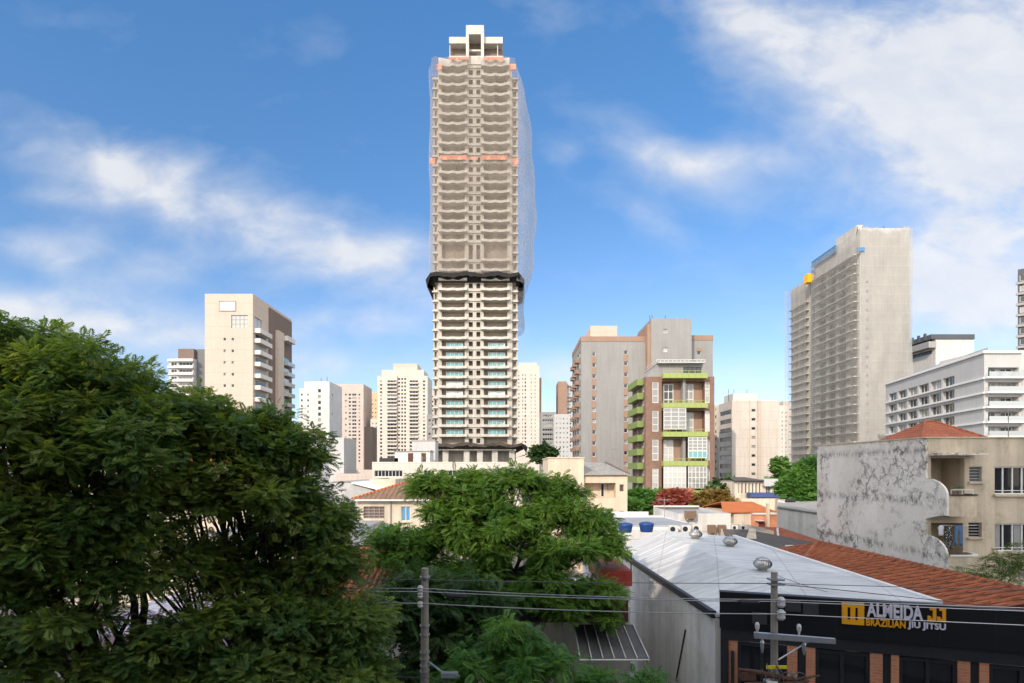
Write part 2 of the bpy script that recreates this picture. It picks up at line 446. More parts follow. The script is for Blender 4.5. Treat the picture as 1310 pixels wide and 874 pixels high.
M['awn'] = simple('smoked_canopy_panel', (0.11, 0.105, 0.105), 0.5, var=0.4, scale=1.2)
M['bark'] = plaster('bark', (0.05, 0.04, 0.032), 0.3, 0.2, scale=3, bump=0.8)
M['bark_l'] = plaster('grey_bark', (0.24, 0.20, 0.155), 0.3, 0.2, scale=3, bump=0.6)
M['leaf_a'] = leaf('leaf_deep_green', (0.062, 0.135, 0.042), (0.260, 0.320, 0.065), 0.45)
M['leaf_b'] = leaf('leaf_feathery_green', (0.060, 0.150, 0.030), (0.180, 0.290, 0.050), 0.4)
M['leaf_c'] = leaf('leaf_fresh_green', (0.070, 0.185, 0.046), (0.16, 0.30, 0.055), 0.38)
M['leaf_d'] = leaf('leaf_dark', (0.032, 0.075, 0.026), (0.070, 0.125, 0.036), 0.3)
M['leaf_red'] = leaf('leaf_red_flower', (0.30, 0.07, 0.05), (0.58, 0.20, 0.16), 0.25)
M['leaf_or'] = leaf('leaf_orange_olive', (0.16, 0.13, 0.035), (0.34, 0.19, 0.055), 0.25)
M['leaf_y'] = leaf('leaf_bamboo', (0.07, 0.12, 0.03), (0.17, 0.22, 0.06), 0.3)
M['cloth_w'] = simple('white_cotton', (0.62, 0.63, 0.68), 0.9)
M['cloth_j'] = simple('blue_denim', (0.08, 0.16, 0.30), 0.9)


def floral():
    m, T, out = new_mat('black_floral_cloth')
    P = coords(T)
    n = T.noise(P, 14, 3, 0.6, 0.6)
    c = T.mix(T.ramp(n, [(0.55, 0.0), (0.6, 1.0)]), (0.012, 0.011, 0.012), (0.5, 0.47, 0.42))
    bs = T.node('ShaderNodeBsdfPrincipled', {'Base Color': c, 'Roughness': 0.9})
    T.l.new(bs.outputs[0], out.inputs[0])
    return m


def graffiti():
    m, T, out = new_mat('sprayed_wall_paint')
    P = coords(T)
    n = T.noise(P, 0.8, 4, 0.6, 1.0)
    n2 = T.noise(P, 1.1, 3, 0.5, 2.0)
    c = T.mix(T.ramp(n, [(0.45, 0.0), (0.5, 1.0)]), (0.62, 0.60, 0.58), (0.58, 0.40, 0.49))
    c = T.mix(T.ramp(n2, [(0.56, 0.0), (0.6, 1.0)]), c, (0.42, 0.38, 0.48))
    bs = T.node('ShaderNodeBsdfPrincipled', {'Base Color': c, 'Roughness': 0.8})
    T.l.new(bs.outputs[0], out.inputs[0])
    return m


M['floral'] = floral()
M['graffiti'] = graffiti()


# ---------------------------------------------------------------- mesh helpers
class MB:
    def __init__(self):
        self.v, self.f, self.m = [], [], []
        self.k = {}
        self.cur = 0

    def vert(self, p):
        key = (round(p[0], 4), round(p[1], 4), round(p[2], 4))
        i = self.k.get(key)
        if i is None:
            i = len(self.v)
            self.v.append(key)
            self.k[key] = i
        return i

    def face(self, pts):
        ids = []
        for p in pts:
            i = self.vert(p)
            if i not in ids:
                ids.append(i)
        if len(ids) > 2:
            self.f.append(ids)
            self.m.append(self.cur)
        return self

    def box(self, x0, x1, y0, y1, z0, z1):
        a = [(x0, y0, z0), (x1, y0, z0), (x1, y1, z0), (x0, y1, z0), (x0, y0, z1), (x1, y0, z1), (x1, y1, z1), (x0, y1, z1)]
        for q in ((0, 3, 2, 1), (4, 5, 6, 7), (0, 1, 5, 4), (1, 2, 6, 5), (2, 3, 7, 6), (3, 0, 4, 7)):
            self.face([a[i] for i in q])
        return self

    def prism(self, poly, z0, z1):
        """poly of (x,y), z0/z1 numbers or lists"""
        n = len(poly)
        a = z0 if isinstance(z0, (list, tuple)) else [z0] * n
        b = z1 if isinstance(z1, (list, tuple)) else [z1] * n
        lo = [(p[0], p[1], a[i]) for i, p in enumerate(poly)]
        hi = [(p[0], p[1], b[i]) for i, p in enumerate(poly)]
        self.face(lo[::-1])
        self.face(hi)
        for i in range(n):
            j = (i + 1) % n
            self.face([lo[i], lo[j], hi[j], hi[i]])
        return self

    def extr(self, poly, off):
        """solid from a 3-D polygon moved by the vector off"""
        q = [(p[0] + off[0], p[1] + off[1], p[2] + off[2]) for p in poly]
        self.face(poly)
        self.face(q[::-1])
        for i in range(len(poly)):
            j = (i + 1) % len(poly)
            self.face([poly[j], poly[i], q[i], q[j]])
        return self

    def tube(self, pts, r, n=6, r1=None, cap=True):
        pts = [Vector(p) for p in pts]
        rings = []
        for i, p in enumerate(pts):
            d = (pts[min(i + 1, len(pts) - 1)] - pts[max(i - 1, 0)])
            if d.length < 1e-6:
                d = Vector((0, 0, 1))
            d.normalize()
            up = Vector((0, 0, 1)) if abs(d.z) < 0.9 else Vector((1, 0, 0))
            a = d.cross(up).normalized()
            b = d.cross(a)
            if isinstance(r, (list, tuple)):
                rr = r[i]
            elif r1 is not None:
                rr = r + (r1 - r) * i / (len(pts) - 1)
            else:
                rr = r
            ring = []
            for k in range(n):
                t = 2 * math.pi * k / n
                self.v.append(tuple(p + a * (math.cos(t) * rr) + b * (math.sin(t) * rr)))
                ring.append(len(self.v) - 1)
            rings.append(ring)
        for i in range(len(rings) - 1):
            for k in range(n):
                self.f.append([rings[i][k], rings[i][(k + 1) % n], rings[i + 1][(k + 1) % n], rings[i + 1][k]])
                self.m.append(self.cur)
        if cap:
            self.f.append(rings[0][::-1])
            self.f.append(rings[-1][:])
            self.m += [self.cur, self.cur]
        return self

    def lathe(self, prof, cx=0, cy=0, n=16):
        prev = None
        for (r, z) in prof:
            ring = [(cx + r * math.cos(2 * math.pi * k / n), cy + r * math.sin(2 * math.pi * k / n), z) for k in range(n)]
            if prev:
                for k in range(n):
                    j = (k + 1) % n
                    self.face([prev[k], prev[j], ring[j], ring[k]])
            prev = ring
        self.face(prev)
        return self

    def holed(self, L, H, rects, depth, mp):
        """a wall L x H with rectangular openings (u0,u1,v0,v1[,depth]) that have reveals; mp maps (u,v,d) to a point"""
        us = sorted({0.0, L, *[round(x, 4) for r in rects for x in r[:2]]})
        vs = sorted({0.0, H, *[round(x, 4) for r in rects for x in r[2:4]]})
        us = [u for u in us if -1e-6 <= u <= L + 1e-6]
        vs = [v for v in vs if -1e-6 <= v <= H + 1e-6]
        grid = np.zeros((len(us), len(vs)), bool)
        ua, va = np.array(us), np.array(vs)
        for r in rects:
            iu = np.where((ua >= r[0] - 1e-3) & (ua < r[1] - 1e-3))[0]
            iv = np.where((va >= r[2] - 1e-3) & (va < r[3] - 1e-3))[0]
            for i in iu:
                grid[i, iv] = True
        for i in range(len(us) - 1):
            for j in range(len(vs) - 1):
                if not grid[i, j]:
                    self.face([mp(us[i], vs[j], 0), mp(us[i + 1], vs[j], 0), mp(us[i + 1], vs[j + 1], 0), mp(us[i], vs[j + 1], 0)])
        for r in rects:
            d = r[4] if len(r) > 4 else depth
            q = [(r[0], r[2]), (r[1], r[2]), (r[1], r[3]), (r[0], r[3])]
            for a in range(4):
                b = (a + 1) % 4
                self.face([mp(*q[a], 0), mp(*q[b], 0), mp(*q[b], d), mp(*q[a], d)])
        return self

    def mesh(self, name, mats):
        me = bpy.data.meshes.new(name)
        me.from_pydata(self.v, [], self.f)
        for m in (mats if isinstance(mats, (list, tuple)) else [mats]):
            me.materials.append(M[m] if isinstance(m, str) else m)
        if any(self.m):
            me.polygons.foreach_set('material_index', self.m)
        me.update()
        return me


def tag(o, label=None, cat=None, group=None, kind=None):
    if label:
        o['label'] = label
    if cat:
        o['category'] = cat
    if group:
        o['group'] = group
    if kind:
        o['kind'] = kind
    return o


def thing(name, label, cat, loc=(0, 0, 0), rz=0.0, group=None):
    o = bpy.data.objects.new(name, None)
    o.empty_display_size = 0.3
    C.objects.link(o)
    o.location = loc
    o.rotation_euler = (0, 0, rz)
    return tag(o, label, cat, group)


def ob(name, mb, mats, parent=None, loc=(0, 0, 0), rz=0.0, smooth=False):
    me = mb.mesh(name, mats) if isinstance(mb, MB) else mb
    if smooth:
        me.polygons.foreach_set('use_smooth', [True] * len(me.polygons))
    o = bpy.data.objects.new(name, me)
    C.objects.link(o)
    if parent:
        o.parent = parent
    o.location = loc
    o.rotation_euler = (0, 0, rz)
    return o


def W(px, py, Z):
    return ((px - CX) / F * Z, Z, CAMZ - (py - HY) / F * Z)


def X(px, Z):
    return (px - CX) / F * Z


def H(py, Z):
    return CAMZ - (py - HY) / F * Z


WM = {}


def winmesh(w, h, nx=2, ny=1, frame='frame_w', pane='pane', fw=0.07):
    key = (round(w, 2), round(h, 2), nx, ny, frame, pane, fw)
    if key in WM:
        return WM[key]
    b = MB()
    fw = min(fw, w / (nx + 2) / 2, h / (ny + 2) / 2)
    b.cur = 1
    b.box(-w / 2, w / 2, 0.07, 0.10, 0, h)
    b.cur = 0
    for i in range(nx + 1):
        x = -w / 2 + w * i / nx
        x0 = min(max(x - fw / 2, -w / 2), w / 2 - fw)
        b.box(x0, x0 + fw, 0.0, 0.068, 0, h)
    for j in range(ny + 1):
        z = h * j / ny
        z0 = min(max(z - fw / 2, 0), h - fw)
        b.box(-w / 2 + fw, w / 2 - fw, 0.004, 0.06, z0, z0 + fw)
    WM[key] = b.mesh('window', [frame, pane])
    return WM[key]


def add_windows(root, items, cap=100):
    """items: (mesh, loc, rz) - the first hundred as parts, the rest as one part of kind stuff"""
    items = sorted(items, key=lambda t: -t[3] if len(t) > 3 else 0)
    for it in items[:cap]:
        ob('window', it[0], None, root, it[1], it[2])
    rest = items[cap:]
    if rest:
        b = MB()
        mats = None
        for it in rest:
            me = it[0]
            mats = [m.name for m in me.materials]
            mt = Matrix.Translation(it[1]) @ Matrix.Rotation(it[2], 4, 'Z')
            vs = [tuple(mt @ v.co) for v in me.vertices]
            for p in me.polygons:
                b.cur = p.material_index
                b.face([vs[i] for i in p.vertices])
        o = ob('small_window', b, [MATS[m] for m in mats], root)
        o['kind'] = 'stuff'


def building(name, label, cat, px0, px1, ytop, Z, depth, wall, front=(), left=(), right=(), roof='roof_flat', parapet=0.6,
             group=None, base=0.0, rz=0.0, frame='frame_w', pane='pane', box=None, bands=None, cap=100):
    """front: list of window columns (px_a, px_b, [y centres], height_m[, nx, ny, pane]); left/right: (u0, w, [z], h) metres along the depth"""
    s = Z / F
    x0 = X(px0, Z)
    L = (px1 - px0) * s
    Ht = H(ytop, Z) - base
    t = thing(name, label, cat, (x0, Z, base), rz, group)
    wins = []
    b = MB()
    rects = []
    for c in front:
        a0, a1, ys, hm = c[:4]
        nx, ny = (c[4], c[5]) if len(c) > 5 else (2, 1)
        pn = c[6] if len(c) > 6 else pane
        for y in ys:
            u0, u1 = (a0 - px0) * s, (a1 - px0) * s
            v = H(y, Z) - base
            if v - hm / 2 < 0.2:
                continue
            rects.append((u0, u1, v - hm / 2, v + hm / 2))
            wins.append((winmesh(u1 - u0, hm, nx, ny, frame, pn, 0.09 if Z > 60 else 0.06), ((u0 + u1) / 2, 0.18, v - hm / 2), 0.0, hm * (u1 - u0)))
    b.holed(L, Ht, rects, 0.24, lambda u, v, d: (u, d, v))
    for side, spec in (('L', left), ('R', right)):
        rects = []
        xs = 0 if side == 'L' else L
        sg = 1 if side == 'L' else -1
        for (u0, w, zs, hm, *o) in spec:
            pn = o[0] if o else pane
            for z in zs:
                rects.append((u0, u0 + w, z - hm / 2, z + hm / 2))
                wins.append((winmesh(w, hm, 2, 1, frame, pn, 0.09 if Z > 60 else 0.06), (xs + sg * 0.18, u0 + w / 2, z - hm / 2), R(-90) if side == 'L' else R(90), hm * w * 0.5))
        b.holed(depth, Ht, rects, 0.24, lambda u, v, d, xs=xs, sg=sg: (xs + sg * d, u, v))
    b.face([(0, depth, 0), (L, depth, 0), (L, depth, Ht), (0, depth, Ht)])
    ob('wall', b, wall, t)
    rb = MB()
    if parapet:
        rb.box(0.25, L - 0.25, 0.25, depth - 0.25, Ht - parapet - 0.2, Ht - parapet)
    else:
        rb.box(0, L, 0, depth, Ht, Ht + 0.2)
    ob('roof', rb, roof, t)
    if box:
        for (a0, a1, yt, dy0, dy1, mt) in box:
            ob('roof_housing', MB().box((a0 - px0) * s, (a1 - px0) * s, dy0, dy1, Ht - parapet, H(yt, Z) - base), mt, t)
    add_windows(t, wins, cap)
    return t, s, L, Ht


def rng(a, b, n):
    return [a + (b - a) * i / (n - 1) for i in range(n)] if n > 1 else [a]


# ================================================================ SETTING
g = MB()
g.face([(-3000, -300, 0), (3000, -300, 0), (3000, 5000, 0), (-3000, 5000, 0)])
tag(ob('ground', g, 'earth'), kind='structure')
tag(ob('road', MB().face([(-120, 3.5, 0.004), (120, 3.5, 0.004), (120, 11.5, 0.004), (-120, 11.5, 0.004)]), 'asphalt'), kind='structure')
tag(ob('pavement', MB().box(-120, 120, 11.5, 14.6, -0.2, 0.13), 'pave'), kind='structure')
tag(ob('near_pavement', MB().box(-120, 120, 0.2, 3.5, -0.2, 0.13), 'pave'), kind='structure')

# the apartment blocks on the camera's own side of the street (they shade the near trees and the gym)
t = thing('apartment_block', 'tall apartment block the view is taken from, behind the camera', 'building', (-7.2, -1.6, 0))
ob('wall', MB().box(0, 25, -14, 0, 0, 42), 'white_w', t)
wm = winmesh(1.6, 1.5, 2, 1, 'frame_w', 'pane', 0.08)
for k in range(12):
    for j in range(7):
        if not (k == 2 and j == 1) and not (k == 3 and j == 1):
            ob('window', wm, None, t, (2.2 + 3.4 * j, 0.02, 3 + 3.1 * k), math.pi)
t = thing('apartment_block', 'low apartment block at the right-hand side of the tall one, behind the camera', 'building', (18.2, -2.4, 0))
ob('wall', MB().box(0, 40, -14, 0, 0, 12), 'white_w', t)
t = thing('apartment_block', 'lower apartment block with stepped roof beside the tall one, behind the camera', 'building', (-60, -2.0, 0))
ob('wall', MB().box(0, 45, -14, 0, 0, 20.3), 'white_w', t)
ob('upper_storey', MB().box(45.003, 52.7, -14, 0, 0, 22.3), 'white_w', t)


# ================================================================ MAIN TOWER
def main_tower():
    Z = 177.0
    s = Z / F
    cx = X(608, Z)
    t = thing('unfinished_tower', 'very tall unfinished concrete tower wrapped in debris netting, rising in the centre', 'building', (cx, Z, 0))
    lx = lambda px: (px - 608) * s
    lz = lambda py: H(py, Z)
    FH = 12.4 * s
    def zk(k): return lz(559) + FH * k
    NF = 39
    zb, zt = lz(577), lz(84)
    # main front wall with openings
    b = MB()
    rects = []
    x0 = lx(560.3)
    L = lx(655) - x0
    for k in range(-1, NF - 1):
        if k == 19:
            continue
        dbl = 2 if k == 18 else 1
        z = zk(k) - zb
        top = z + FH * dbl - 0.12
        if z < 0:
            z = 0.3
        for a, c in ((565, 594.5), (619, 649)):
            rects.append((lx(a) - x0, lx(c) - x0, z + 0.02, top, 2.4))
        for a, c in ((599.6, 604.8), (609.4, 614.4)):
            rects.append((lx(a) - x0, lx(c) - x0, z + 1.0, z + 1.0 + 1.55 * dbl + (1.4 if dbl == 2 else 0), 0.5))
    b.holed(L, zt - zb, rects, 0.5, lambda u, v, d: (x0 + u, d, zb + v))
    # wings, set back from the front
    for a, c in ((554, 560.3), (655, 662)):
        w0, w1 = lx(a), lx(c)
        rects = []
        for k in range(-1, NF - 2):
            z = zk(k) - zb
            if z > 0:
                if a < 600:
                    rects.append((0.35, 1.0, z + 0.9, z + 2.5, 0.6))
                else:
                    rects.append((0.35, w1 - w0 - 0.35, z + 0.9, z + 2.5, 0.6))
        wt = lz(96) - zb
        b.holed(w1 - w0, wt, rects, 0.6, lambda u, v, d, w0=w0: (w0 + u, 1.1 + d, zb + v))
        xo = w0 if a < 600 else w1
        b.face([(xo, 1.1, zb), (xo, 20, zb), (xo, 20, zb + wt), (xo, 1.1, zb + wt)])
        b.face([(w0, 1.1, zb + wt), (w1, 1.1, zb + wt), (w1, 20, zb + wt), (w0, 20, zb + wt)])
        xi = w1 if a < 600 else w0
        b.face([(xi, 0, zb), (xi, 1.1, zb), (xi, 1.1, zt), (xi, 0, zt)])
    b.face([(lx(554), 20, zb), (lx(662), 20, zb), (lx(662), 20, zt), (lx(554), 20, zt)])
    for xx in (lx(560.3), lx(655)):
        b.face([(xx, 0, lz(96)), (xx, 20, lz(96)), (xx, 20, zt), (xx, 0, zt)])
    ob('wall', b, 'conc', t)
    inner = MB()
    inner.box(lx(561), lx(654.5), 2.4, 2.6, zb, zt - 0.3)
    inner.box(lx(554.5), lx(661.5), 1.8, 2.0, zb, lz(98))
    ob('infill_wall', inner, 'conc_d', t)
    ob('roof', MB().box(lx(560.5), lx(654.8), 0.1, 19.9, zt - 0.1, zt + 0.1), 'conc', t)
    # floor slabs: thin lips at every storey across windows and wings
    sl = MB()
    sl.box(lx(594.5), lx(619), -0.35, 0.0, 0, 0.28)
    slm = sl.mesh('slab_edge', ['conc_l'])
    wl = MB()
    wl.box(lx(553), lx(560.3), 0.55, 1.1, 0, 0.35)
    wl.box(lx(655), lx(662.6), 0.55, 1.1, 0, 0.35)
    wings = {}
    bw = lx(594.5) - lx(565)
    def balcony_mesh(hh):
        q = MB()
        outer = [(0.0, 0.0), (0.0, -1.55), (0.10, -1.5), (0.28, -0.95), (0.36, -0.95), (0.5, -1.4), (0.64, -0.95), (0.72, -0.95), (0.90, -1.5), (1.0, -1.55), (1.0, 0.0)]
        poly = [(f * (bw + 1.6) - 0.8, y) for f, y in outer]
        inn = [(p[0] * 0.975 + 0.09, min(p[1] + 0.18, 0)) for p in poly]
        n = len(poly)
        q.prism(poly, 0, 0.2)
        for i in range(n - 1):
            a, c = poly[i], poly[i + 1]
            ai, ci = inn[i], inn[i + 1]
            for (p, r_) in ((a, c), (ai, ci)):
                q.face([(*p, 0.2), (*r_, 0.2), (*r_, hh), (*p, hh)])
            q.face([(*a, hh), (*c, hh), (*ci, hh), (*ai, hh)])
        return q
    bm = balcony_mesh(0.78).mesh('balcony', ['conc_l'])
    bmt = balcony_mesh(2.3).mesh('balcony', ['conc_l'])
    gl = winmesh(bw * 0.74, 1.5, 4, 1, 'frame_w', 'teal', 0.10)
    bull = MB().box(-0.25, 0.25, 0, 0.4, 0, 1.1).mesh('column', ['conc_l'])
    for k in range(0, NF):
        z = zk(k)
        top = k == NF - 1
        for a in (565, 619):
            if k == 19:
                continue
            ob('balcony', bmt if top else bm, None, t, (lx(a), -0.003, z))
            if k <= 9:
                if random.random() < 0.95:
                    ob('glazed_door', gl, None, t, (lx(a) + bw * 0.55, 0.7, z + 0.75))
        if k != 19:
            ob('slab_edge', slm, None, t, (0, -0.004, z))
    # lips of the wings
    for side, (a, c) in enumerate(((552.6, 560.3), (655, 663))):
        lm = MB().box(lx(a), lx(c) - 0.01 * (side == 0), 0.3, 1.097, 0, 0.42).mesh('ledge', ['conc_l'])
        for k in range(0, NF - 1):
            ob('ledge', lm, None, t, (0, 0, zk(k) - 0.1))
    # base storey columns
    for px in (557, 570, 597, 614, 633, 655):
        ob('column', MB().box(lx(px) - 0.9, lx(px) + 0.9, -0.4, 1.2, 0, zb + 0.2), 'conc_l', t)
    ob('base_wall', MB().box(lx(556), lx(660), 4, 19, 0, zb), 'conc', t)
    # catch trays
    def tray(name, py_in, py_out, py_low, out, mat, pxl, pxr):
        zi, zo = lz(py_in), lz(py_out)
        q = MB()
        N = 26
        xa, xb = lx(pxl), lx(pxr)
        rnd = random.Random(3)
        ip, op, lp = [], [], []
        for i in range(N + 1):
            f = i / N
            wv = 0.35 * math.sin(f * 19) + rnd.uniform(-.22, .22)
            ip.append((lx(556) + (lx(660) - lx(556)) * f, -0.15, zi))
            op.append((xa + (xb - xa) * f, -out, zo + wv))
            lp.append((xa + (xb - xa) * f, -out + 0.05, zo + wv - lz(py_out) + lz(py_low) + rnd.uniform(-.2, .2)))
        for i in range(N):
            q.face([ip[i], ip[i + 1], op[i + 1], op[i]])
            q.face([op[i], op[i + 1], lp[i + 1], lp[i]])
        for e, sgn in ((0, -1), (N, 1)):   # returns along the flanks
            xi = ip[e][0]
            xo = op[e][0] + sgn * 2.0
            far = [(xi, 18, zi), (xo, 18, zo - 0.5)]
            q.face([ip[e], op[e], (xo, 1.0, zo - 0.9), (xi, 1.0, zi - 1.2)])
            q.face([(xi, 1.0, zi - 1.2), (xo, 1.0, zo - 0.9), far[1], far[0]])
            q.face([op[e], (xo, 1.0, zo - 0.9), (xo - sgn * 0.5, 1.0, zo - 2.9), (op[e][0], -out, lp[e][2])])
            q.face([(xo, 1.0, zo - 0.9), far[1], (xo - sgn * 0.4, 18, zo - 3.2), (xo - sgn * 0.5, 1.0, zo - 3.2)])
            q.face([(xo - sgn * 0.5, 1.0, zo - 3.2), (xo - sgn * 0.4, 18, zo - 3.2), (xi, 18, zi - 2.2), (xi, 1.0, zi - 2.6)])
        ob(name, q, mat, t)
    tray('catch_tray', 362, 353, 358, 3.0, 'soot', 552, 663)
    tray('catch_tray', 575, 568, 572, 3.4, 'tray', 548, 667)
    # salmon guards
    for a, c, y0, y1 in ((564, 598, 203.5, 209), (616, 649, 203.5, 209), (551, 558, 207, 214), (655, 663, 207, 215), (600, 612, 206, 209),
                         (575, 600, 79, 82.5), (619, 645, 79, 83), (560, 566, 88, 95), (652, 660, 88, 95)):
        ob('safety_guard', MB().box(lx(a), lx(c), -2.1, -2.0, lz(y1), lz(y0)), 'salmon', t)
    # crown: concrete frames of the plant storey
    dp = 3.0
    Zc_ = Z + dp
    sc_ = Zc_ / F
    lx0, lz0 = lx, lz
    lx = lambda p: (p - 608) * sc_ + X(608, Zc_) - cx
    lz = lambda p: H(p, Zc_)
    q = MB()
    q.box(lx(574.5), lx(643), dp, dp + 11, lz(82), lz(71.5))
    ob('crown_base', q, 'conc_l', t)
    q = MB()
    for a, c in ((574.5, 596.5), (619, 643)):
        q.box(lx(a), lx(c), dp, dp + 11, lz(55.5), lz(47.3))
        q.box(lx(a) + 0.9, lx(c) - 0.9, dp + 2.6, dp + 10.8, lz(71.5), lz(55.5))
    ob('crown_beam', q, 'conc_l', t)
    q = MB()
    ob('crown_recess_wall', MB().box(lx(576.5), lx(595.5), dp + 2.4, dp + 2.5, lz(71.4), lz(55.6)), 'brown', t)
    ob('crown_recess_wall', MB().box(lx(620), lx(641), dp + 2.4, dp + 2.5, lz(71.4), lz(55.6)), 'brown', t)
    ob('crown_column', MB().box(lx(574.8), lx(575.8), dp + 0.5, dp + 1.2, lz(71.5), lz(55.5)), 'conc', t)
    ob('crown_column', MB().box(lx(636), lx(637), dp + 0.5, dp + 1.2, lz(71.5), lz(55.5)), 'conc_l', t)
    q = MB()
    q.box(lx(596.5), lx(600), dp - 1.2, dp + 8, lz(80), lz(47.5))
    q.box(lx(615.6), lx(619.2), dp - 1.2, dp + 8, lz(80), lz(47.5))
    q.box(lx(596.5), lx(619.2), dp - 1.2, dp + 8, lz(47.5), lz(36))
    q.box(lx(600), lx(615.6), dp + 0.4, dp + 1.4, lz(64.5), lz(62.2))
    ob('crown_frame', q, 'conc_l', t)
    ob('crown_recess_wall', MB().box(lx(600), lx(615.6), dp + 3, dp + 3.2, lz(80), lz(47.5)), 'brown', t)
    lx, lz = lx0, lz0
    # netting: front sheet
    rnd = random.Random(5)
    def sheet(name, cols, rows, fn, mat):
        q = MB()
        pts = [[fn(i / cols, j / rows) for j in range(rows + 1)] for i in range(cols + 1)]
        for i in range(cols):
            for j in range(rows):
                q.face([pts[i][j], pts[i + 1][j], pts[i + 1][j + 1], pts[i][j + 1]])
        return ob(name, q, mat, t, smooth=True)
    zt2, zb2 = lz(80), lz(352)
    def front(u, v):
        x = lx(551.5) + (lx(660.5) - lx(551.5)) * u
        if v > 0.95:
            k = (v - 0.95) / 0.05
            x *= 1 - 0.045 * k
        z = zb2 + (zt2 - zb2) * v
        return (x, -2.3 + 0.25 * math.sin(u * 37 + v * 3) + 0.2 * math.sin(v * 41), z)
    sheet('debris_net', 40, 60, front, 'net')
    prof = [(80, 656), (88, 663), (95, 668), (120, 673), (150, 678), (200, 681), (240, 684), (265, 685), (300, 682), (325, 681), (345, 678), (362, 673)]
    def pr(y):
        for (y0, p0), (y1, p1) in zip(prof, prof[1:]):
            if y0 <= y <= y1:
                return p0 + (p1 - p0) * (y - y0) / (y1 - y0)
        return prof[-1][1]
    def right(u, v):
        y = 362 - (362 - 84) * v
        xo = lx(pr(y)) * 1.035
        xi = lx(660.5)
        bul = math.sin(math.pi * min(1, u * 1.0)) ** 0.6 if 0 < u < 1 else 0
        yy = -2.2 + 20 * u
        return (xi + (xo - xi) * bul + 0.25 * math.sin(v * 30 + u * 9), yy, H(y, Z) + 0.0)
    sheet('debris_net', 18, 60, right, 'net_side')
    def left_(u, v):
        y = 350 - (350 - 90) * v
        xi = lx(551.5)
        bul = math.sin(math.pi * u) ** 0.6 if 0 < u < 1 else 0
        return (xi - bul * (0.9 + 0.5 * math.sin(v * 14)), -2.2 + 20 * u, H(y, Z))
    sheet('debris_net', 14, 50, left_, 'net_side')
    def tail(u, v):
        y = 416 - (416 - 358) * v
        return (lx(661.5) + 2.4 * math.sin(math.pi * u) ** 0.7 + 0.2 * math.sin(v * 9), 2 + 14 * u, H(y, Z))
    sheet('debris_net', 14, 16, tail, 'net_grey')


main_tower()

# ================================================================ LEFT CREAM BUILDING
Z = 148.0
s = Z / F
t, s, L, Ht = building('apartment_tower', 'cream apartment block with a blank sunlit face and a slanted roofline, left of centre', 'building',
                       262, 323.5, 376, Z, 26, 'cream',
                       front=[(295.8, 317, [411.5], 3.4, 4, 3, 'pane_c'), (286, 289, [434, 449, 464, 479, 493.5], 0.7, 1, 1), (296.3, 299.3, [434, 449, 464, 479, 493.5], 0.7, 1, 1)],
                       right=[(0.8, 4.5, [H(416, 150)], 4.0, 'pane_c')], frame='frame_g')
fl = [H(436 + 15 * k, 150) for k in range(8)]
ob('niche', MB().box((281 - 262) * s, (301 - 262) * s, -0.02, -0.0, H(397, Z), H(385.5, Z)), 'white_b', t)
nf = MB()
for a in ((280.2, 281, 398, 384.6), (301, 301.6, 398, 384.6), (281, 301, 385.5, 384.6), (281, 301, 398, 397.2)):
    nf.box((a[0] - 262) * s, (a[1] - 262) * s, -0.25, 0.0, H(a[2], Z), H(a[3], Z))
ob('niche_frame', nf, 'cream', t)
ob('dark_volume', MB().box(L - 4, L + 0.25, 9.5, 25.6, 0, Ht - 0.8), 'brown', t)
ob('light_pier', MB().box(L + 0.2, L + 1.1, 13.5, 17.6, 0, H(423, 162)), 'cream', t)
bal = MB()
bal.box(0, 1.7, 0, 7.4, 0, 0.25)
bal.box(0, 1.7, 0, 0.15, 0.25, 1.15)
bal.box(1.55, 1.7, 0.15, 7.4, 0.25, 1.15)
balm = bal.mesh('balcony', ['white'])
bg = MB().box(0.0, 0.1, 1.0, 6.8, 0.3, 2.3).mesh('glazed_door', ['pane'])
bal2 = MB()
bal2.box(0, 1.9, 0, 5.4, 0, 0.25)
bal2.box(0, 1.9, 0, 0.12, 0.25, 1.1)
bal2.box(1.78, 1.9, 0.12, 5.4, 0.25, 1.1)
bal2m = bal2.mesh('balcony', ['rail'])
sw = MB().box(0.02, 0.12, 0.5, 5.2, 0.3, 2.4).mesh('glazed_door', ['teal'])
for k in range(9):
    zz = H(436 + 15 * k, 149) - 0.6
    ob('balcony', balm, None, t, (L + 0.002, 0.6, zz))
    ob('glazed_door', bg, None, t, (L + 0.01, 0.6, zz + 0.1))
    z2 = H(463 + 13.2 * k, 166)
    ob('balcony', bal2m, None, t, (L + 0.255, 17.8, z2 - 1))
    ob('glazed_door', sw, None, t, (L + 0.26, 17.8, z2 - 0.9))
ob('balcony_roof', MB().box(L, L + 1.7, 0.6, 8.0, H(436, 149) + 2.0, H(436, 149) + 3.2), 'white', t)
ob('balcony_roof', MB().box(L + 0.2, L + 2.2, 17.7, 23.4, H(436, 166) , H(436, 166) + 1.4), 'white', t)
for k in range(7):
    ob('balcony', MB().box(-0.7, -0.002, 6, 12, H(436 + 14 * k, 155), H(436 + 14 * k, 155) + 1.1), 'white', t)

# small far-left block
Z = 230.0
t, s, L, Ht = building('apartment_tower', 'small far block with stacked white balcony bands and a brown roof box', 'building',
                       216, 248, 459, Z, 16, 'grey_l', front=[(219, 226, rng(466, 520, 7), 1.4), (229, 246, rng(466, 520, 7), 1.5, 4, 1)], box=[(227, 247, 446, 0.5, 9, 'brown')])
for k in range(8):
    y = 461.5 + 8.6 * k
    ob('balcony', MB().box((226 - 216) * s, L + 0.4, -1.5, -0.002, H(y + 1.6, Z), H(y - 1.9, Z)), 'white', t)
    ob('balcony', MB().box(-0.3, (225.6 - 216) * s, -0.6, -0.002, H(y + 1.2, Z), H(y - 1.9, Z)), 'white', t)
ob('side_wing', MB().box(L, L + 3.4, 2, 17, 0, H(452, 240)), 'grey_d', t)

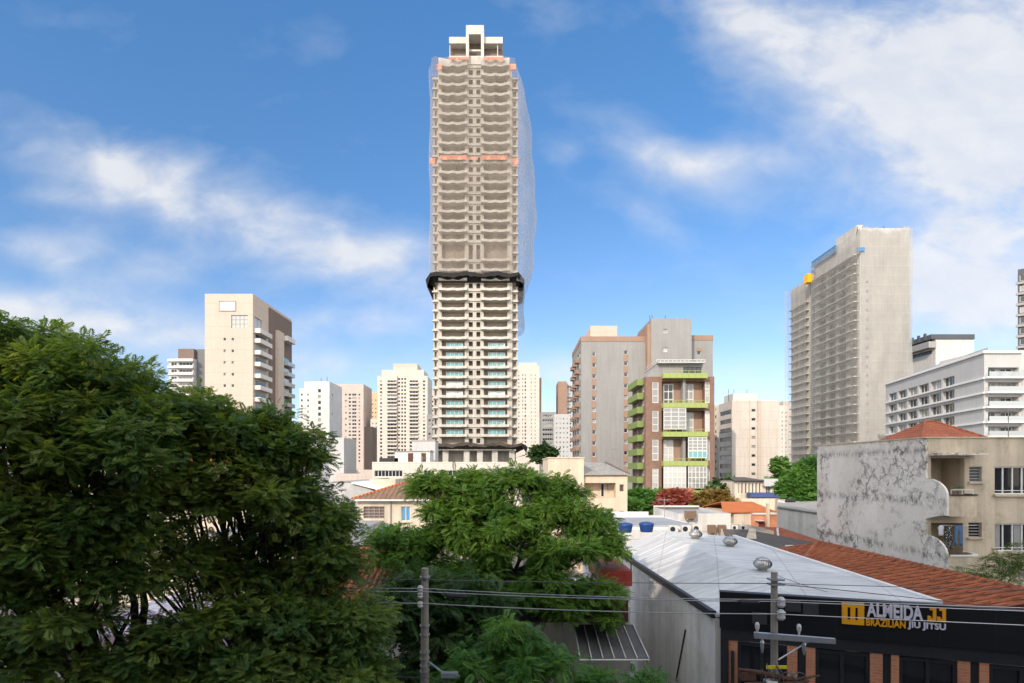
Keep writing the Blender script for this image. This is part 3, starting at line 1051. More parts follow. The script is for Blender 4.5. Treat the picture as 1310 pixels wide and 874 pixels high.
# ================================================================ MID-LEFT CLUSTER
building('apartment_tower', 'slim white apartment tower with stepped top beside the cream block', 'building', 383, 406, 497, 300, 20, 'white',
         front=[(385, 387.2, rng(505, 600, 14), 1.2, 1, 1), (393, 395.2, rng(505, 600, 14), 1.2, 1, 1)], box=[(389, 406, 488, 0.5, 18, 'white')])
t, s, L, Ht = building('apartment_tower', 'tall plain white slab tower with antennas, grey balcony strip at its left edge', 'building', 406, 421.5, 488, 296, 22, 'white',
         front=[(406.8, 410.6, rng(500, 605, 15), 1.9, 1, 1)], right=[(4, 2, [20, 30, 40, 50], 1.4)])
an = MB()
ob('antenna', an.tube([(L * .2, 2, Ht), (L * .2, 2, Ht + 2.0)], 0.12, 5), 'charcoal', t)
ob('antenna', MB().tube([(L * .7, 2, Ht), (L * .7, 2, Ht + 2.6)], 0.12, 5), 'charcoal', t)
building('apartment_tower', 'grey windowless slab building in front of the pinkish tower', 'building', 421.5, 440, 560, 150, 12, 'grey_l')
building('apartment_tower', 'pinkish cream tower with rows of paired small windows', 'building', 423, 465, 491.5, 420, 25, 'pinkish',
         front=[(424.5, 427.5, rng(505, 590, 19), 1.4, 1, 1), (434.5, 436.8, rng(505, 590, 12), 1.4, 1, 1), (441.5, 443.5, rng(505, 590, 12), 1.4, 1, 1), (446, 449, rng(505, 590, 19), 1.5, 1, 1), (450.5, 456, rng(505, 590, 19), 1.6, 2, 1), (458.6, 461, rng(505, 590, 19), 1.5, 1, 1)])
building('apartment_tower', 'pinkish stair tower set behind, at the right end of the pinkish block', 'building', 459.5, 467, 500, 432, 14, 'pinkish',
         front=[(460.3, 462, rng(510, 590, 17), 1.3, 1, 1)])
building('apartment_tower', 'narrow dark brown block in the gap between pinkish and white towers', 'building', 466, 476, 546, 330, 12, 'brown')
building('apartment_tower', 'orange rendered tower half hidden behind the large white tower', 'building', 473, 485, 502, 520, 18, 'orange_r',
         front=[(476, 477.6, rng(512, 560, 10), 1.5, 1, 1), (480, 481.6, rng(512, 560, 10), 1.5, 1, 1)])
building('apartment_tower', 'far pale block seen above the brown block in the gap', 'building', 465, 474, 514, 640, 18, 'cream',
         front=[(466.5, 468, rng(520, 560, 8), 1.6, 1, 1), (470, 471.6, rng(520, 560, 8), 1.6, 1, 1)])
building('apartment_tower', 'low white annex with tiny windows left of the large white tower', 'building', 474, 486, 536, 425, 15, 'white_w',
         front=[(476.4, 477.8, rng(542, 600, 13), 1.4, 1, 1), (480.5, 482, rng(542, 600, 13), 1.4, 1, 1)])
t, s, L, Ht = building('apartment_tower', 'large white stepped apartment tower with dark balcony columns, left of the unfinished tower', 'building', 483, 547, 481, 420, 24, 'white_w',
         front=[(486.2, 489, rng(488, 590, 23), 1.5, 1, 1), (495.5, 507.5, rng(488, 590, 23), 1.55, 3, 1), (509, 512, rng(485, 590, 23), 1.5, 1, 1),
                (513.3, 515.7, rng(485, 590, 23), 1.5, 1, 1), (517, 519.5, rng(485, 590, 23), 1.5, 1, 1), (524, 535, rng(488, 590, 23), 1.55, 3, 1), (541, 544, rng(488, 590, 23), 1.5, 1, 1)])
ob('upper_storey', MB().box((488 - 483) * s, (542 - 483) * s, 1, 22, Ht - 1, H(473, 420)), 'white_w', t)
ob('roof_housing', MB().box((502 - 483) * s, (533 - 483) * s, 3, 20, Ht, H(464.5, 420)), 'cream', t)
ob('recess', MB().box((508.2 - 483) * s, (508.8 - 483) * s, -0.5, -0.0, 10, Ht), 'brown_m', t)
for a, c in ((495.3, 508), (523.6, 535.4)):
    for y in rng(490.3, 587, 22):
        ob('balcony', MB().box((a - 483) * s, (c - 483) * s, -1.2, -0.002, H(y + 0.8, 420), H(y - 0.9, 420)), 'white_w', t)
building('apartment_tower', 'pale block showing between the large white tower and the unfinished tower', 'building', 545, 560, 500, 520, 18, 'cream',
         front=[(548, 550, rng(508, 590, 15), 1.6, 1, 1), (552, 554.4, rng(508, 590, 15), 1.6, 1, 1)])
building('apartment_tower', 'grey block low down between the white tower and the unfinished tower', 'building', 546, 560, 530, 350, 16, 'grey',
         front=[(548, 551, rng(538, 590, 10), 1.4, 1, 1), (553, 557, rng(538, 590, 10), 1.4, 1, 1)])

# ================================================================ RIGHT OF THE TOWER
t, s, L, Ht = building('apartment_tower', 'bright white slim tower just right of the unfinished tower', 'building', 659, 690, 468, 400, 24, 'white_w',
         front=[(663, 664.6, rng(476, 575, 22), 1.3, 1, 1), (668, 669.4, rng(480, 575, 21), 1.3, 1, 1), (671, 673.2, rng(480, 575, 21), 1.6, 1, 1), (679, 680.4, rng(480, 575, 21), 1.3, 1, 1), (684, 685.2, rng(480, 575, 21), 1.3, 1, 1)],
         right=[(3, 3, rng(20, 75, 16), 1.5)], box=[(664, 687, 463.5, 2, 18, 'white_w')])
ob('side_fin', MB().box(L, L + 1.6, 3, 20, 0, Ht - 8), 'brown_m', t)
building('apartment_tower', 'reddish brown tower with a slotted side, far right of the white slim tower', 'building', 714, 725, 488, 420, 20, 'brown_m',
         front=[], right=[(2, 16, rng(18, 70, 16), 1.2)])
building('apartment_tower', 'pale balconied half of the far brown tower', 'building', 724, 732, 489, 424, 20, 'grey_l',
         front=[(725.5, 731, rng(495, 575, 18), 1.6, 2, 1)])
building('apartment_tower', 'grey mid-rise with dark strip windows between brown and white towers', 'building', 692, 711, 527, 320, 18, 'grey',
         front=[(694, 709, rng(532, 580, 9), 1.3, 5, 1)])
building('apartment_tower', 'pale grey mid-rise pierced with tiny square windows', 'building', 709, 729, 530, 310, 18, 'grey_l',
         front=[(711.5, 713, rng(536, 590, 10), 1.0, 1, 1), (716, 717.5, rng(536, 590, 10), 1.0, 1, 1), (720.5, 722, rng(536, 590, 10), 1.0, 1, 1), (725, 726.5, rng(536, 590, 10), 1.0, 1, 1)])

# grey block
Z = 150.0
ys = [453 + 14.3 * k for k in range(12)]
t, s, L, Ht = building('apartment_block', 'wide matt grey block with two brown window strips, behind the brick loft building', 'building', 743.5, 830, 437, Z, 22, 'grey',
         front=[(757.6, 762, ys, 1.0, 1, 1), (798.4, 802.8, [y - 2 for y in ys], 1.0, 1, 1)],
         left=[(2, 2.4, [H(y, 152) for y in ys], 1.5), (6, 3.0, [H(y, 152) for y in ys], 1.5), (12, 3.0, [H(y, 152) for y in ys], 1.5)], parapet=0.0)
ob('roof_band', MB().box(-0.1, L, -0.1, 22, Ht + 0.0, H(430.5, Z)), 'brown_m', t)
for a, c in ((757, 762.6), (797.8, 803.4)):
    for k in range(12):
        y0 = (453 if a < 780 else 451) + 14.3 * k
        ob('brown_panel', MB().box((a - 743.5) * s, (c - 743.5) * s, -0.06, -0.004, H(y0 + 11.6, Z), H(y0 + 2.6, Z)), 'brown_m', t)
q = MB()
q.box((758 - 743.5) * s, (793 - 743.5) * s, 4, 14, Ht, H(417, 154))
ob('roof_housing', q, 'cream', t)
bl = MB().box(-1.0, -0.003, 0, 2.6, 0, 1.0).mesh('balcony', ['brown_m'])
for k in range(12):
    for yy in (4.8, 10.6, 16.0):
        ob('balcony', bl, None, t, (0, yy, H(453 + 14.3 * k, 152) - 1.8))
t, s, L, Ht = building('stair_tower', 'taller grey stair tower with two white windows, rising from the wide grey block', 'building', 833, 885, 407.5, 147.5, 16, 'grey',
         front=[(848.5, 854, [423.5, 447.5], 1.1, 1, 1, 'pane_c')])
ob('side_cladding', MB().box(-0.9, -0.003, 0.3, 14, 0, Ht - 1.5), 'brown_m', t)
for px in (835, 838, 855):
    ob('antenna', MB().tube([((px - 833) * s, 3, Ht - 0.6), ((px - 833) * s, 3, Ht + 1.6)], 0.07, 5), 'charcoal', t)
t, s, L, Ht = building('apartment_block', 'grey wing with brown top band right of the stair tower', 'building', 885.2, 912, 435.5, 150.5, 18, 'grey',
         front=[(892, 896.5, [451, 466, 481], 1.3, 1, 1)], parapet=0.0)
ob('roof_band', MB().box(-0.02, L + 0.1, -0.1, 18, Ht, H(428.5, Z)), 'brown_m', t)
ob('brown_panel', MB().box((890.5 - 885.2) * s, (898 - 885.2) * s, -0.06, -0.004, H(449, Z), H(445, Z)), 'brown_m', t)


# ---------------------------------------------------------------- brick loft building
def lofts():
    Z = 118.0
    s = Z / F
    px0, px1 = 826, 914
    x0 = X(px0, Z)
    L = (px1 - px0) * s
    Ht = H(482, Z)
    D = 13.0
    t = thing('loft_building', 'red brick loft building with lime green balconies and white glazed bays', 'building', (x0, Z, 0))
    def lx(p): return (p - px0) * s
    lev = [481, 518.5, 555, 592, 629]
    b = MB()
    rects = []
    wins = []
    for i, y in enumerate(lev[1:]):
        zb_, zt_ = H(y, Z), H(lev[i] + 5, Z)
        rects += [(lx(846.5), lx(874.8), zb_, zt_ - 0.3, 1.6), (lx(877.5), lx(901.5), zb_, zt_ - 0.3, 1.6)]
        for a, c in ((834.5, 842.5), (901.9, 908)):
            hh = 4.3
            z0 = H(y - 3, Z)
            rects.append((lx(a), lx(c), z0, z0 + hh, 0.22))
            wins.append((winmesh(lx(c) - lx(a), hh, 1, 3, 'frame_w', 'pane_c', 0.14), ((lx(a) + lx(c)) / 2, 0.1, z0), 0.0))
    b.holed(L, Ht, rects, 0.2, lambda u, v, d: (u, d, v))
    lre = []
    for k in range(9):
        z0 = 3 + 2.95 * k
        lre.append((1.5, 4.5, z0 + 0.6, z0 + 2.3))
        lre.append((7.0, 10.5, z0 + 0.6, z0 + 2.3))
        for u in (1.5, 7.0):
            w = 3.0 if u < 2 else 3.5
            wins.append((winmesh(w, 1.7, 3, 1, 'frame_w', 'pane', 0.1), (0.18, u + w / 2, z0 + 0.6), R(-90)))
    b.holed(D, Ht, lre, 0.24, lambda u, v, d: (d, u, v))
    b.face([(L, 0, 0), (L, D, 0), (L, D, Ht), (L, 0, Ht)])
    b.face([(0, D, 0), (L, D, 0), (L, D, Ht), (0, D, Ht)])
    ob('wall', b, 'brickred', t)
    ob('recess_wall', MB().box(lx(846), lx(902), 1.6, 1.75, 0, Ht - 0.4), 'brown_m', t)
    ob('divider', MB().box(lx(873.2), lx(876.6), -0.25, 1.55, 0, H(481, Z)), 'grey', t)
    ob('roof', MB().box(0.1, L - 0.1, 0.1, D - 0.1, Ht, Ht + 0.15), 'roof_flat', t)
    add_windows(t, wins)
    # balconies
    for i, y in enumerate(lev):
        q = MB()
        q.box(lx(846), lx(902), -1.6, -0.004, H(y + 4.2, Z), H(y + 3, Z))
        bo = ob('balcony', q, 'lime', t)
        r_ = MB()
        r_.box(lx(846), lx(902), -1.6, -1.54, H(y + 3, Z), H(y - 2.0, Z))
        r_.box(lx(846), lx(846) + 0.06, -1.54, -0.01, H(y + 3, Z), H(y - 2.0, Z))
        ob('balustrade', r_, 'lime', bo)
        rr = MB()
        rr.box(lx(845.8), lx(902.2), -1.66, -1.60, H(y - 5.2, Z), H(y - 4.7, Z))
        for k in range(8):
            xx = lx(846) + (lx(902) - lx(846)) * k / 7
            rr.box(xx - 0.04, xx + 0.04, -1.66, -1.6, H(y + 3, Z), H(y - 4.7, Z))
        ob('railing', rr, 'lime', bo)
    # what stands in each bay: loft doors or glazed enclosures
    def enclosed(a, c, y0, y1, pane='pane_c', nx=4, ny=5):
        w, h = lx(c) - lx(a), H(y0, Z) - H(y1, Z)
        ob('glazed_bay', winmesh(w, h, nx, ny, 'frame_w', pane, 0.12), None, t, ((lx(a) + lx(c)) / 2, -1.5, H(y1, Z)))
    enclosed(846.5, 875, 523, 550, 'pane_c', 3, 5)
    enclosed(877.5, 901.5, 560, 577, 'pane_c', 4, 4)
    enclosed(877.5, 901.5, 577.2, 586, 'teal', 4, 1)
    enclosed(846.5, 875, 597, 625, 'pane_c', 5, 4)
    enclosed(877.5, 901.5, 597, 625, 'pane_c', 5, 4)
    def door(a, c, y0, y1, pane):
        w, h = lx(c) - lx(a), H(y0, Z) - H(y1, Z)
        ob('balcony_door', winmesh(w, h, 2, 3, 'frame_w', pane, 0.16), None, t, ((lx(a) + lx(c)) / 2, 1.45, H(y1, Z)))
    door(851, 864, 490, 520, 'pane')
    door(878, 890, 490, 520, 'pane_c')
    door(878, 890, 527, 556, 'pane')
    door(851, 864, 562, 592, 'pane_c')
    # penthouse
    pq = MB()
    zr = Ht + 0.15
    pq.extr([(lx(830), 1.5, zr), (lx(902), 1.5, zr), (lx(902), 1.5, H(464, Z)), (lx(843), 1.5, H(464, Z))], (0, 10, 0))
    ob('penthouse', pq, 'grey', t)
    ob('penthouse_window', winmesh(lx(900) - lx(877), 1.6, 4, 1, 'charcoal', 'pane', 0.1), None, t, (lx(888.5), 1.36, H(478, Z)))
    ob('penthouse_roof', MB().box(lx(842), lx(903), 0.3, 12, H(464, Z), H(462.4, Z)), 'grey_l', t)
    tr = MB()
    tr.box(lx(840.5), lx(902.5), 0.3, 0.36, H(460.2, Z), H(459.6, Z))
    for k in range(13):
        xx = lx(840.5) + (lx(902.5) - lx(840.5)) * k / 12
        tr.box(xx - 0.04, xx + 0.04, 0.3, 0.36, H(462.4, Z), H(459.6, Z))
    tr.box(lx(840.5), lx(840.5) + .06, 0.3, 10, H(460.2, Z), H(459.6, Z))
    ob('roof_railing', tr, 'frame_w', t)
    # side balconies
    sb = MB()
    sb.box(-1.3, -0.003, 0, 10, 0, 0.3)
    sb.box(-1.3, -1.2, 0, 10, 0.3, 1.35)
    sb.box(-1.2, -0.003, 0, 0.1, 0.3, 1.35)
    sbm = sb.mesh('balcony', ['olive'])
    for k in range(10):
        ob('balcony', sbm, None, t, (0, 2.0, 3 + 2.95 * k - 0.9))


lofts()

# cream slab block
Z = 188.0
ysc = [525 + 11.6 * k for k in range(8)]
t, s, L, Ht = building('office_block', 'plain cream slab block with one column of small windows, right of the brick lofts', 'building', 936.5, 997, 512.5, Z, 12, 'white_w',
         front=[(961.5, 966.5, ysc, 0.9, 1, 1)], left=[(0.8, 10.4, [z for z in [H(y + 2, 190) for y in ysc]], 1.5)], frame='frame_g', cap=100)
ob('groove', MB().box((958.5 - 936.5) * s, (959.3 - 936.5) * s, -0.12, -0.003, 0, Ht), 'cream', t)
ob('pilaster', MB().box((969 - 936.5) * s, (973 - 936.5) * s, -0.5, -0.003, 0, Ht), 'cream', t)
ob('roof_housing', MB().box((933 - 936.5) * s + 2, (972 - 936.5) * s, 2, 10, Ht - .5, H(503.5, 190)), 'white', t)
for px in (938, 945, 962):
    ob('antenna', MB().tube([((px - 936.5) * s, 4, Ht), ((px - 936.5) * s, 4, H(496, Z))], 0.08, 5), 'charcoal', t)
building('apartment_tower', 'narrow grey block edge between the loft building and the cream slab', 'building', 913.5, 921, 518, 205, 14, 'white_w', front=[(915, 917, rng(524, 600, 9), 1.2, 1, 1)])
building('apartment_tower', 'far pale tower between the cream slab and the netted building', 'building', 996, 1013, 519, 380, 18, 'white_w',
         front=[(1000, 1001.5, rng(528, 600, 14), 1.3, 1, 1), (1005, 1006.5, rng(528, 600, 14), 1.3, 1, 1)], box=[(1003, 1012, 513, 1, 9, 'cream')])


# ================================================================ NETTED TOWER (right)
def netted():
    Z = 180.0
    s = Z / F
    x0 = X(1100, Z)
    t = thing('unfinished_tower', 'long unfinished building wrapped in pale netting with a yellow hoist, on the right', 'building', (x0, Z, 0))
    def lx(p): return (p - 1100) * s
    zt = H(292, Z)
    W1 = lx(1163)
    b = MB()
    # front block
    rects = []
    ysm = [H(y, Z) for y in [361 + 12.0 * k for k in range(17)]]
    for z in ysm:
        rects.append((lx(1108) - 0, lx(1108) + 0.75, z - 0.4, z + 0.4))
    b.holed(W1, zt, rects, 0.5, lambda u, v, d: (u, d, v))
    # receding facade, ends at the hoist shaft
    D1 = 27.0
    rs = []
    wn = []
    for k in range(24):
        z = 8 + 2.97 * k
        for u, w in ((1.5, 4.0), (7.5, 4.2), (13.5, 4.2), (19.5, 4.2)):
            rs.append((u, u + w, z, z + 2.2, 0.9))
    b.holed(D1, zt - 2.2, rs, 0.9, lambda u, v, d: (d, u, v))
    b.face([(W1, 0, 0), (W1, 60, 0), (W1, 60, zt), (W1, 0, zt)])
    b.face([(0, 0, zt - 2.2), (0, 6, zt - 2.2), (0, 6, zt), (0, 0, zt)])
    ob('wall', b, 'conc_l', t)
    ob('infill_wall', MB().box(0.9, 1.1, 0.5, D1, 0, zt - 3), 'grey', t)
    ob('infill_wall', MB().box(0.3, W1 - 0.3, 0.6, 0.8, 0, zt - 1), 'brown', t)
    ob('roof', MB().box(0.1, W1 - 0.1, 0.1, D1, zt - 2.2, zt - 2.0), 'conc_l', t)
    sl = MB().box(-1.5, -0.003, 0.6, D1 - 1, 0, 0.28).mesh('floor_slab', ['conc_l'])
    for k in range(25):
        ob('floor_slab', sl, None, t, (0, 0, 7.6 + 2.97 * k))
    ob('roof_block', MB().box(0.3, lx(1109), 2, 14, zt - 2, H(293, 185)), 'conc_l', t)
    # farther wing
    zt2 = H(358, 212)
    ob('rear_wing', MB().box(0.4, 14, D1 + 4, D1 + 18, 0, zt2), 'conc', t)
    sl2 = MB().box(-0.9, 0.397, D1 + 4.2, D1 + 17.6, 0, 0.3).mesh('floor_slab', ['conc_l'])
    for k in range(23):
        ob('floor_slab', sl2, None, t, (0, 0, 7.6 + 2.97 * k))
    ob('shaft_shade_wall', MB().box(0.8, 12, D1 + 0.01, D1 + 3.99, 0, zt - 6), 'grey_d', t)  # block filling the shaft; its dark colour stands in for the shaft's shade
    rnd = random.Random(9)
    def sheet(name, cols, rows, fn, mat):
        q = MB()
        pts = [[fn(i / cols, j / rows) for j in range(rows + 1)] for i in range(cols + 1)]
        for i in range(cols):
            for j in range(rows):
                q.face([pts[i][j], pts[i + 1][j], pts[i + 1][j + 1], pts[i][j + 1]])
        return ob(name, q, mat, t, smooth=True)
    sheet('debris_net', 30, 50, lambda u, v: (-0.4 + (W1 + 0.9) * u, -0.9 + 0.16 * math.sin(u * 17 + 3 * math.sin(v * 7)) + 0.12 * math.sin(v * 33 + 2 * math.sin(u * 8)), 2 + (zt - 2.4 + 0.35 * math.sin(u * 9) + 0.3 * math.sin(u * 23)) * v), 'net_dense')
    sheet('debris_net', 30, 50, lambda u, v: (-1.7 + 0.07 * math.sin(u * 22 + v * 3) + (0.9 if u < .05 else 0), -0.4 + (D1 + 0.2) * u, 2 + (zt - 3.6 - 0.6 * u) * v), 'net_grey')
    sheet('debris_net', 30, 50, lambda u, v: (-1.2 + 0.08 * math.sin(u * 22 + v * 3) - 0.8 * (u > .97), D1 + 3.6 + 14.8 * u, 2 + (zt2 - 2.2) * v), 'net_grey')
    sheet('debris_net', 14, 40, lambda u, v: (W1 + 0.1 + math.sin(math.pi * min(u, 1)) * (2.2 if v < 0.62 else 2.2 * (1 - v) / 0.38), -0.6 + 15 * u, 2 + (zt - 3) * v), 'net_side')
    # tarps and roof clutter
    q = MB()
    q.extr([(-0.8, 12, zt - 3.0), (-0.8, 27.5, zt - 3.0), (-0.8, 27.5, zt - 0.6), (-0.8, 12, zt - 0.5)], (0.3, 0, 0))
    ob('blue_tarp', q, 'blue_t', t)
    ob('blue_tarp', MB().box(-1.6, lx(1103), -1.35, -1.15, H(323.5, Z), H(318.5, Z)), 'blue_t', t)
    for px in (1098, 1104, 1131, 1161):
        ob('starter_bar', MB().tube([(lx(px), 2, zt - 2), (lx(px), 2, zt - 2)] if False else [(lx(px), 1, zt - 2), (lx(px) + 0.5, 1, zt + 1.0)], 0.1, 4), 'rust', t)
    # hoist
    h = thing('construction_hoist', 'yellow hoist cab near the top of its lattice mast on the netted building', 'hoist', (X(1043.5, 206) - 0.6, 206.5, 0))
    m = MB()
    hz = H(338, 206)
    for dx in (0, 1.1):
        for dy in (0, 1.1):
            m.tube([(dx, dy, 0), (dx, dy, hz)], 0.12, 4)
    z = 0.0
    k = 0
    while z < hz - 2:
        m.tube([(0, 0, z), (1.1, 0, z + 1.5)] if k % 2 else [(1.1, 0, z), (0, 0, z + 1.5)], 0.06, 4)
        m.tube([(0, 0, z), (0, 1.1, z + 1.5)], 0.06, 4)
        z += 1.5
        k += 1
    ob('mast', m, 'frame_g', h)
    for dx in (-2.4, 1.35):
        ob('hoist_cab', MB().box(dx, dx + 2.2, -0.6, 2.0, H(361, 206), H(350, 206)), 'yellow', h)
    ob('mast_head', MB().box(-0.2, 1.3, -0.2, 1.3, H(349, 206), H(345, 206)), 'blue_t', h)


netted()

# tower podium at the foot of the netted one handled by trees; white building on the right
def white_right():
    Z = 115.0
    s = Z / F
    x0 = X(1259, Z)
    rz = R(-10.5)
    t = thing('office_building', 'white building with grey striped floors and rows of dark windows, behind the old stained house', 'building', (x0, Z, 0))
    zt = H(450, Z)
    W1 = 12
    D = 44.0
    FHT = 2.98
    zs = [zt - 2.3 - FHT * (k + 1) for k in range(8)]
    b = MB()
    rects = []
    for z in zs:
        if z > 1:
            rects.append((0.8, 7.0, z, z + 2.1, 1.4))
    b.holed(W1, zt, rects, 1.4, lambda u, v, d: (u, d, v))
    # receding side leans a little to the right with distance
    sh = 9.0 / 44.0
    rl = []
    items = []
    for z in zs:
        if z < 1:
            continue
        for k in range(6):
            u = 10.5 + 5.4 * k
            rl.append((u, u + 4.6, z + 0.25, z + 2.2, 0.7))
            items.append((winmesh(4.6, 1.95, 3, 1, 'frame_w', 'pane', 0.10), (sh * (u + 2.3) + 0.55, u + 2.3, z + 0.25), R(-90) - math.atan(sh)))
    b.holed(D, zt, rl, 0.7, lambda u, v, d: (sh * u + d, u, v))
    b.face([(W1, 0, 0), (W1, D, 0), (W1, D, zt), (W1, 0, zt)])
    ob('wall', b, 'grey_l', t)
    ob('infill_wall', MB().box(0.6, 7.2, 1.4, 1.5, 0, zt - 1), 'white', t)
    ob('roof', MB().prism([(0.2, 0.2), (W1, 0.2), (W1 + 9, D), (9.2, D)], zt - 0.4, zt - 0.2), 'roof_flat', t)
    add_windows(t, items)
    for z in zs[:6]:
        ob('floor_band', MB().prism([(-0.45, -0.3), (-0.003, -0.3), (9 - 0.003, D), (9 - 0.45, D)], z - 0.25, z + 0.12), 'white_b', t)
        q = MB()
        q.box(-0.2, 7.4, -1.2, -0.303, z - 0.25, z + 0.12)
        ob('balcony', q, 'white_b', t)
        ob('balustrade', MB().box(0.1, 7.3, -1.18, -1.12, z + 0.12, z + 1.1), 'rail', t)
        for xx, w in ((2.3, 2.0), (5.4, 2.4)):
            ob('balcony_door', winmesh(w, 2.0, 2, 1, 'frame_w', 'pane', 0.12), None, t, (xx, 1.25, z + 0.05))
    ob('end_pier', MB().box(7.3, 9.2, -0.9, -0.003, 0, zt), 'white_b', t)
    ob('cornice', MB().prism([(-0.5, -0.4), (9.4, -0.4), (9.4, 0.3), (0.3, 0.3), (9.3, D), (8.5, D)], zt - 0.35, zt + 0.15), 'white_b', t)
    ob('glass_railing', MB().prism([(1.6, 1), (1.68, 1), (8.2, D - 12), (8.1, D - 12)], zt + 0.1, zt + 1.1), 'rail', t)
    ob('roof_housing', MB().box(3, 8, 8, 16, zt - 0.2, zt + 1.0), 'grey_l', t)


white_right()
Z = 220.0
t, s, L, Ht = building('office_building', 'dark slate penthouse block showing above the white striped building', 'building', 1197, 1246, 434, Z, 26, 'white',
         front=[], left=[(2, 22, [H(452, 225), H(440, 225)], 1.6)])
ob('upper_storey', MB().box(-2, L, -0.4, 20, Ht, H(428, Z)), 'slate', t)
for k in range(6):
    ob('pier', MB().box(-2.6, -2.0, 2 + 3.5 * k, 3 + 3.5 * k, Ht, H(429, 225)), 'slate', t)
ob('glass_band', MB().box(-3, -0.003, -0.4, 24, H(445, Z), H(437, Z)), 'pane', t)
t, s, L, Ht = building('apartment_tower', 'dark grey banded tower cut off at the right edge of the photo', 'building', 1302, 1370, 345, 150, 20, 'slate', rz=R(-41.8),
         front=[(1304, 1325, rng(356, 560, 16), 1.6, 4, 1)], left=[(1, 16, [H(y, 152) for y in rng(356, 560, 16)], 1.6)])
for y in rng(363, 567, 16):
    ob('floor_band', MB().box(-0.4, 12, -0.5, -0.003, H(y + 1.5, 150), H(y - 1.5, 150)), 'frame_g', t)
building('apartment_tower', 'tall pale tower far behind, filling in the skyline between white buildings', 'building', 1262, 1300, 470, 300, 20, 'grey_l') if False else None

# ================================================================ MIDDLE GROUND, LEFT
Z = 110.0
t, s, L, Ht = building('podium_building', 'long white podium with dark garage openings, at the foot of the unfinished tower', 'building', 476, 668, 591, Z, 30, 'white_w',
         front=[(479, 515, [606], 1.25, 8, 1), (542, 556, [606], 1.25, 3, 1), (562, 590, [606], 1.25, 5, 1), (600, 640, [606], 1.25, 6, 1)], frame='frame_w')
ob('dark_canopy', MB().box((479 - 476) * s, (504 - 476) * s, 4, 12, Ht - 0.3, H(586, 113)), 'charcoal', t)
t = thing('site_cabin', 'white site cabin with two brown doors on the podium roof', 'cabin', (X(505, 114), 114, H(591, 110) - 0.6))
sc = 114 / F
ob('wall', MB().box(0, 45 * sc, 0, 5, 0, 2.7), 'white', t)
ob('door', MB().box(17 * sc, 23.5 * sc, -0.08, -0.003, 0.1, 2.4), 'rust', t)
ob('door', MB().box(34 * sc, 40 * sc, -0.08, -0.003, 0.1, 2.4), 'rust', t)
ob('roof', MB().box(-0.2, 45 * sc + 0.2, -0.2, 5.2, 2.7, 2.85), 'roof_g', t)
t = thing('site_cabin', 'grey raised site office behind the brown doored cabin', 'cabin', (X(527, 122), 122, H(591, 110) - 0.6))
ob('wall', MB().box(0, 5.0, 0, 5, 0, 5.2), 'grey_l', t)
ob('roof', MB().box(-0.1, 5.1, -0.1, 5.1, 5.2, 5.35), 'roof_g', t)
ob('window', winmesh(0.7, 0.7, 1, 1), None, t, (4.2, -0.101, 2.6))
building('warehouse', 'low beige walled yard building below the pinkish tower', 'building', 430, 476, 606, 140, 15, 'pinkish', parapet=0.3)
building('warehouse', 'low white building with flat roof in front of the pinkish tower', 'building', 436, 480, 601, 180, 15, 'white_w', parapet=0.3)
building('warehouse', 'grey roofed shed left of the tiled cream house', 'building', 425, 477, 618, 84, 18, 'grey_l', parapet=0.0, roof='roof_g')
t, s, L, Ht = building('warehouse', 'cream rendered block directly behind the brown tiled roof', 'building', 473, 506, 613, 66, 10, 'cream_h', parapet=0.2)
t = thing('shed', 'white gabled shed roof left of the tiled cream house', 'shed', (X(440, 62), 62, 0))
q = MB()
q.extr([(0, 0, H(633, 62)), (1.0, 0, H(617, 62)), (3.6, 0, H(630, 62)), (3.6, 0, 5), (0, 0, 5)], (0, 8, 0))
ob('wall', q, 'grey_l', t)
ob('roof', MB().extr([(0.9, -0.3, H(616.5, 62)), (3.9, -0.3, H(626, 62)), (3.9, -0.3, H(627.5, 62)), (0.9, -0.3, H(618.5, 62))], (0, 8.6, 0)), 'white_b', t)


def tiled_house(name, label, px0, px1, yeave, yapex, Z, D, wallm, tilem, pxapex0, pxapex1, base=0.0, over=0.35):
    s = Z / F
    x0 = X(px0, Z)
    L = (px1 - px0) * s
    ze = H(yeave, Z)
    t = thing(name, label, 'house', (x0, Z, base))
    return t, s, L, ze - base, H(yapex, Z + D / 2) - base


# cream house with brown hip roof
Z = 42.0
t, s, L, ze, za = tiled_house('house', 'cream house with brown tiled hip roof and barred window, left of the feathery tree', 457, 640, 638.5, 609, Z, 9, 'cream_h', 'tile_b', 0, 0)
rects = [(8 * s, 35 * s, H(663.5, Z), H(648, Z)), (56 * s, 68 * s, H(667, Z), H(648, Z))]
b = MB().holed(L, ze, rects, 0.2, lambda u, v, d: (u, d, v))
b.face([(0, 0, 0), (0, 9, 0), (0, 9, ze), (0, 0, ze)])
b.face([(L, 0, 0), (L, 9, 0), (L, 9, ze), (L, 0, ze)])
b.face([(0, 9, 0), (L, 9, 0), (L, 9, ze), (0, 9, ze)])
ob('wall', b, 'cream_h', t)
w = ob('window', winmesh(27 * s, H(648, Z) - H(663.5, Z), 4, 4, 'frame_g', 'pane_r', 0.05), None, t, (21.5 * s, 0.08, H(663.5, Z)))
ob('window', winmesh(12 * s, H(648, Z) - H(667, Z), 2, 1, 'frame_w', 'blue_l', 0.06), None, t, (62 * s, 0.08, H(667, Z)))
ob('window_sill', MB().box(54 * s, 70 * s, -0.12, -0.003, H(668.5, Z), H(667, Z)), 'cream_h', t)
ob('drain_pipe', MB().tube([(43 * s, -0.06, 3), (43 * s, -0.06, ze - 0.2)], 0.045, 6), 'frame_g', t)
o_ = 0.35
A, B_, C_, D_ = (-o_, -o_, ze), (L + o_, -o_, ze), (L + o_, 9 + o_, ze), (-o_, 9 + o_, ze)
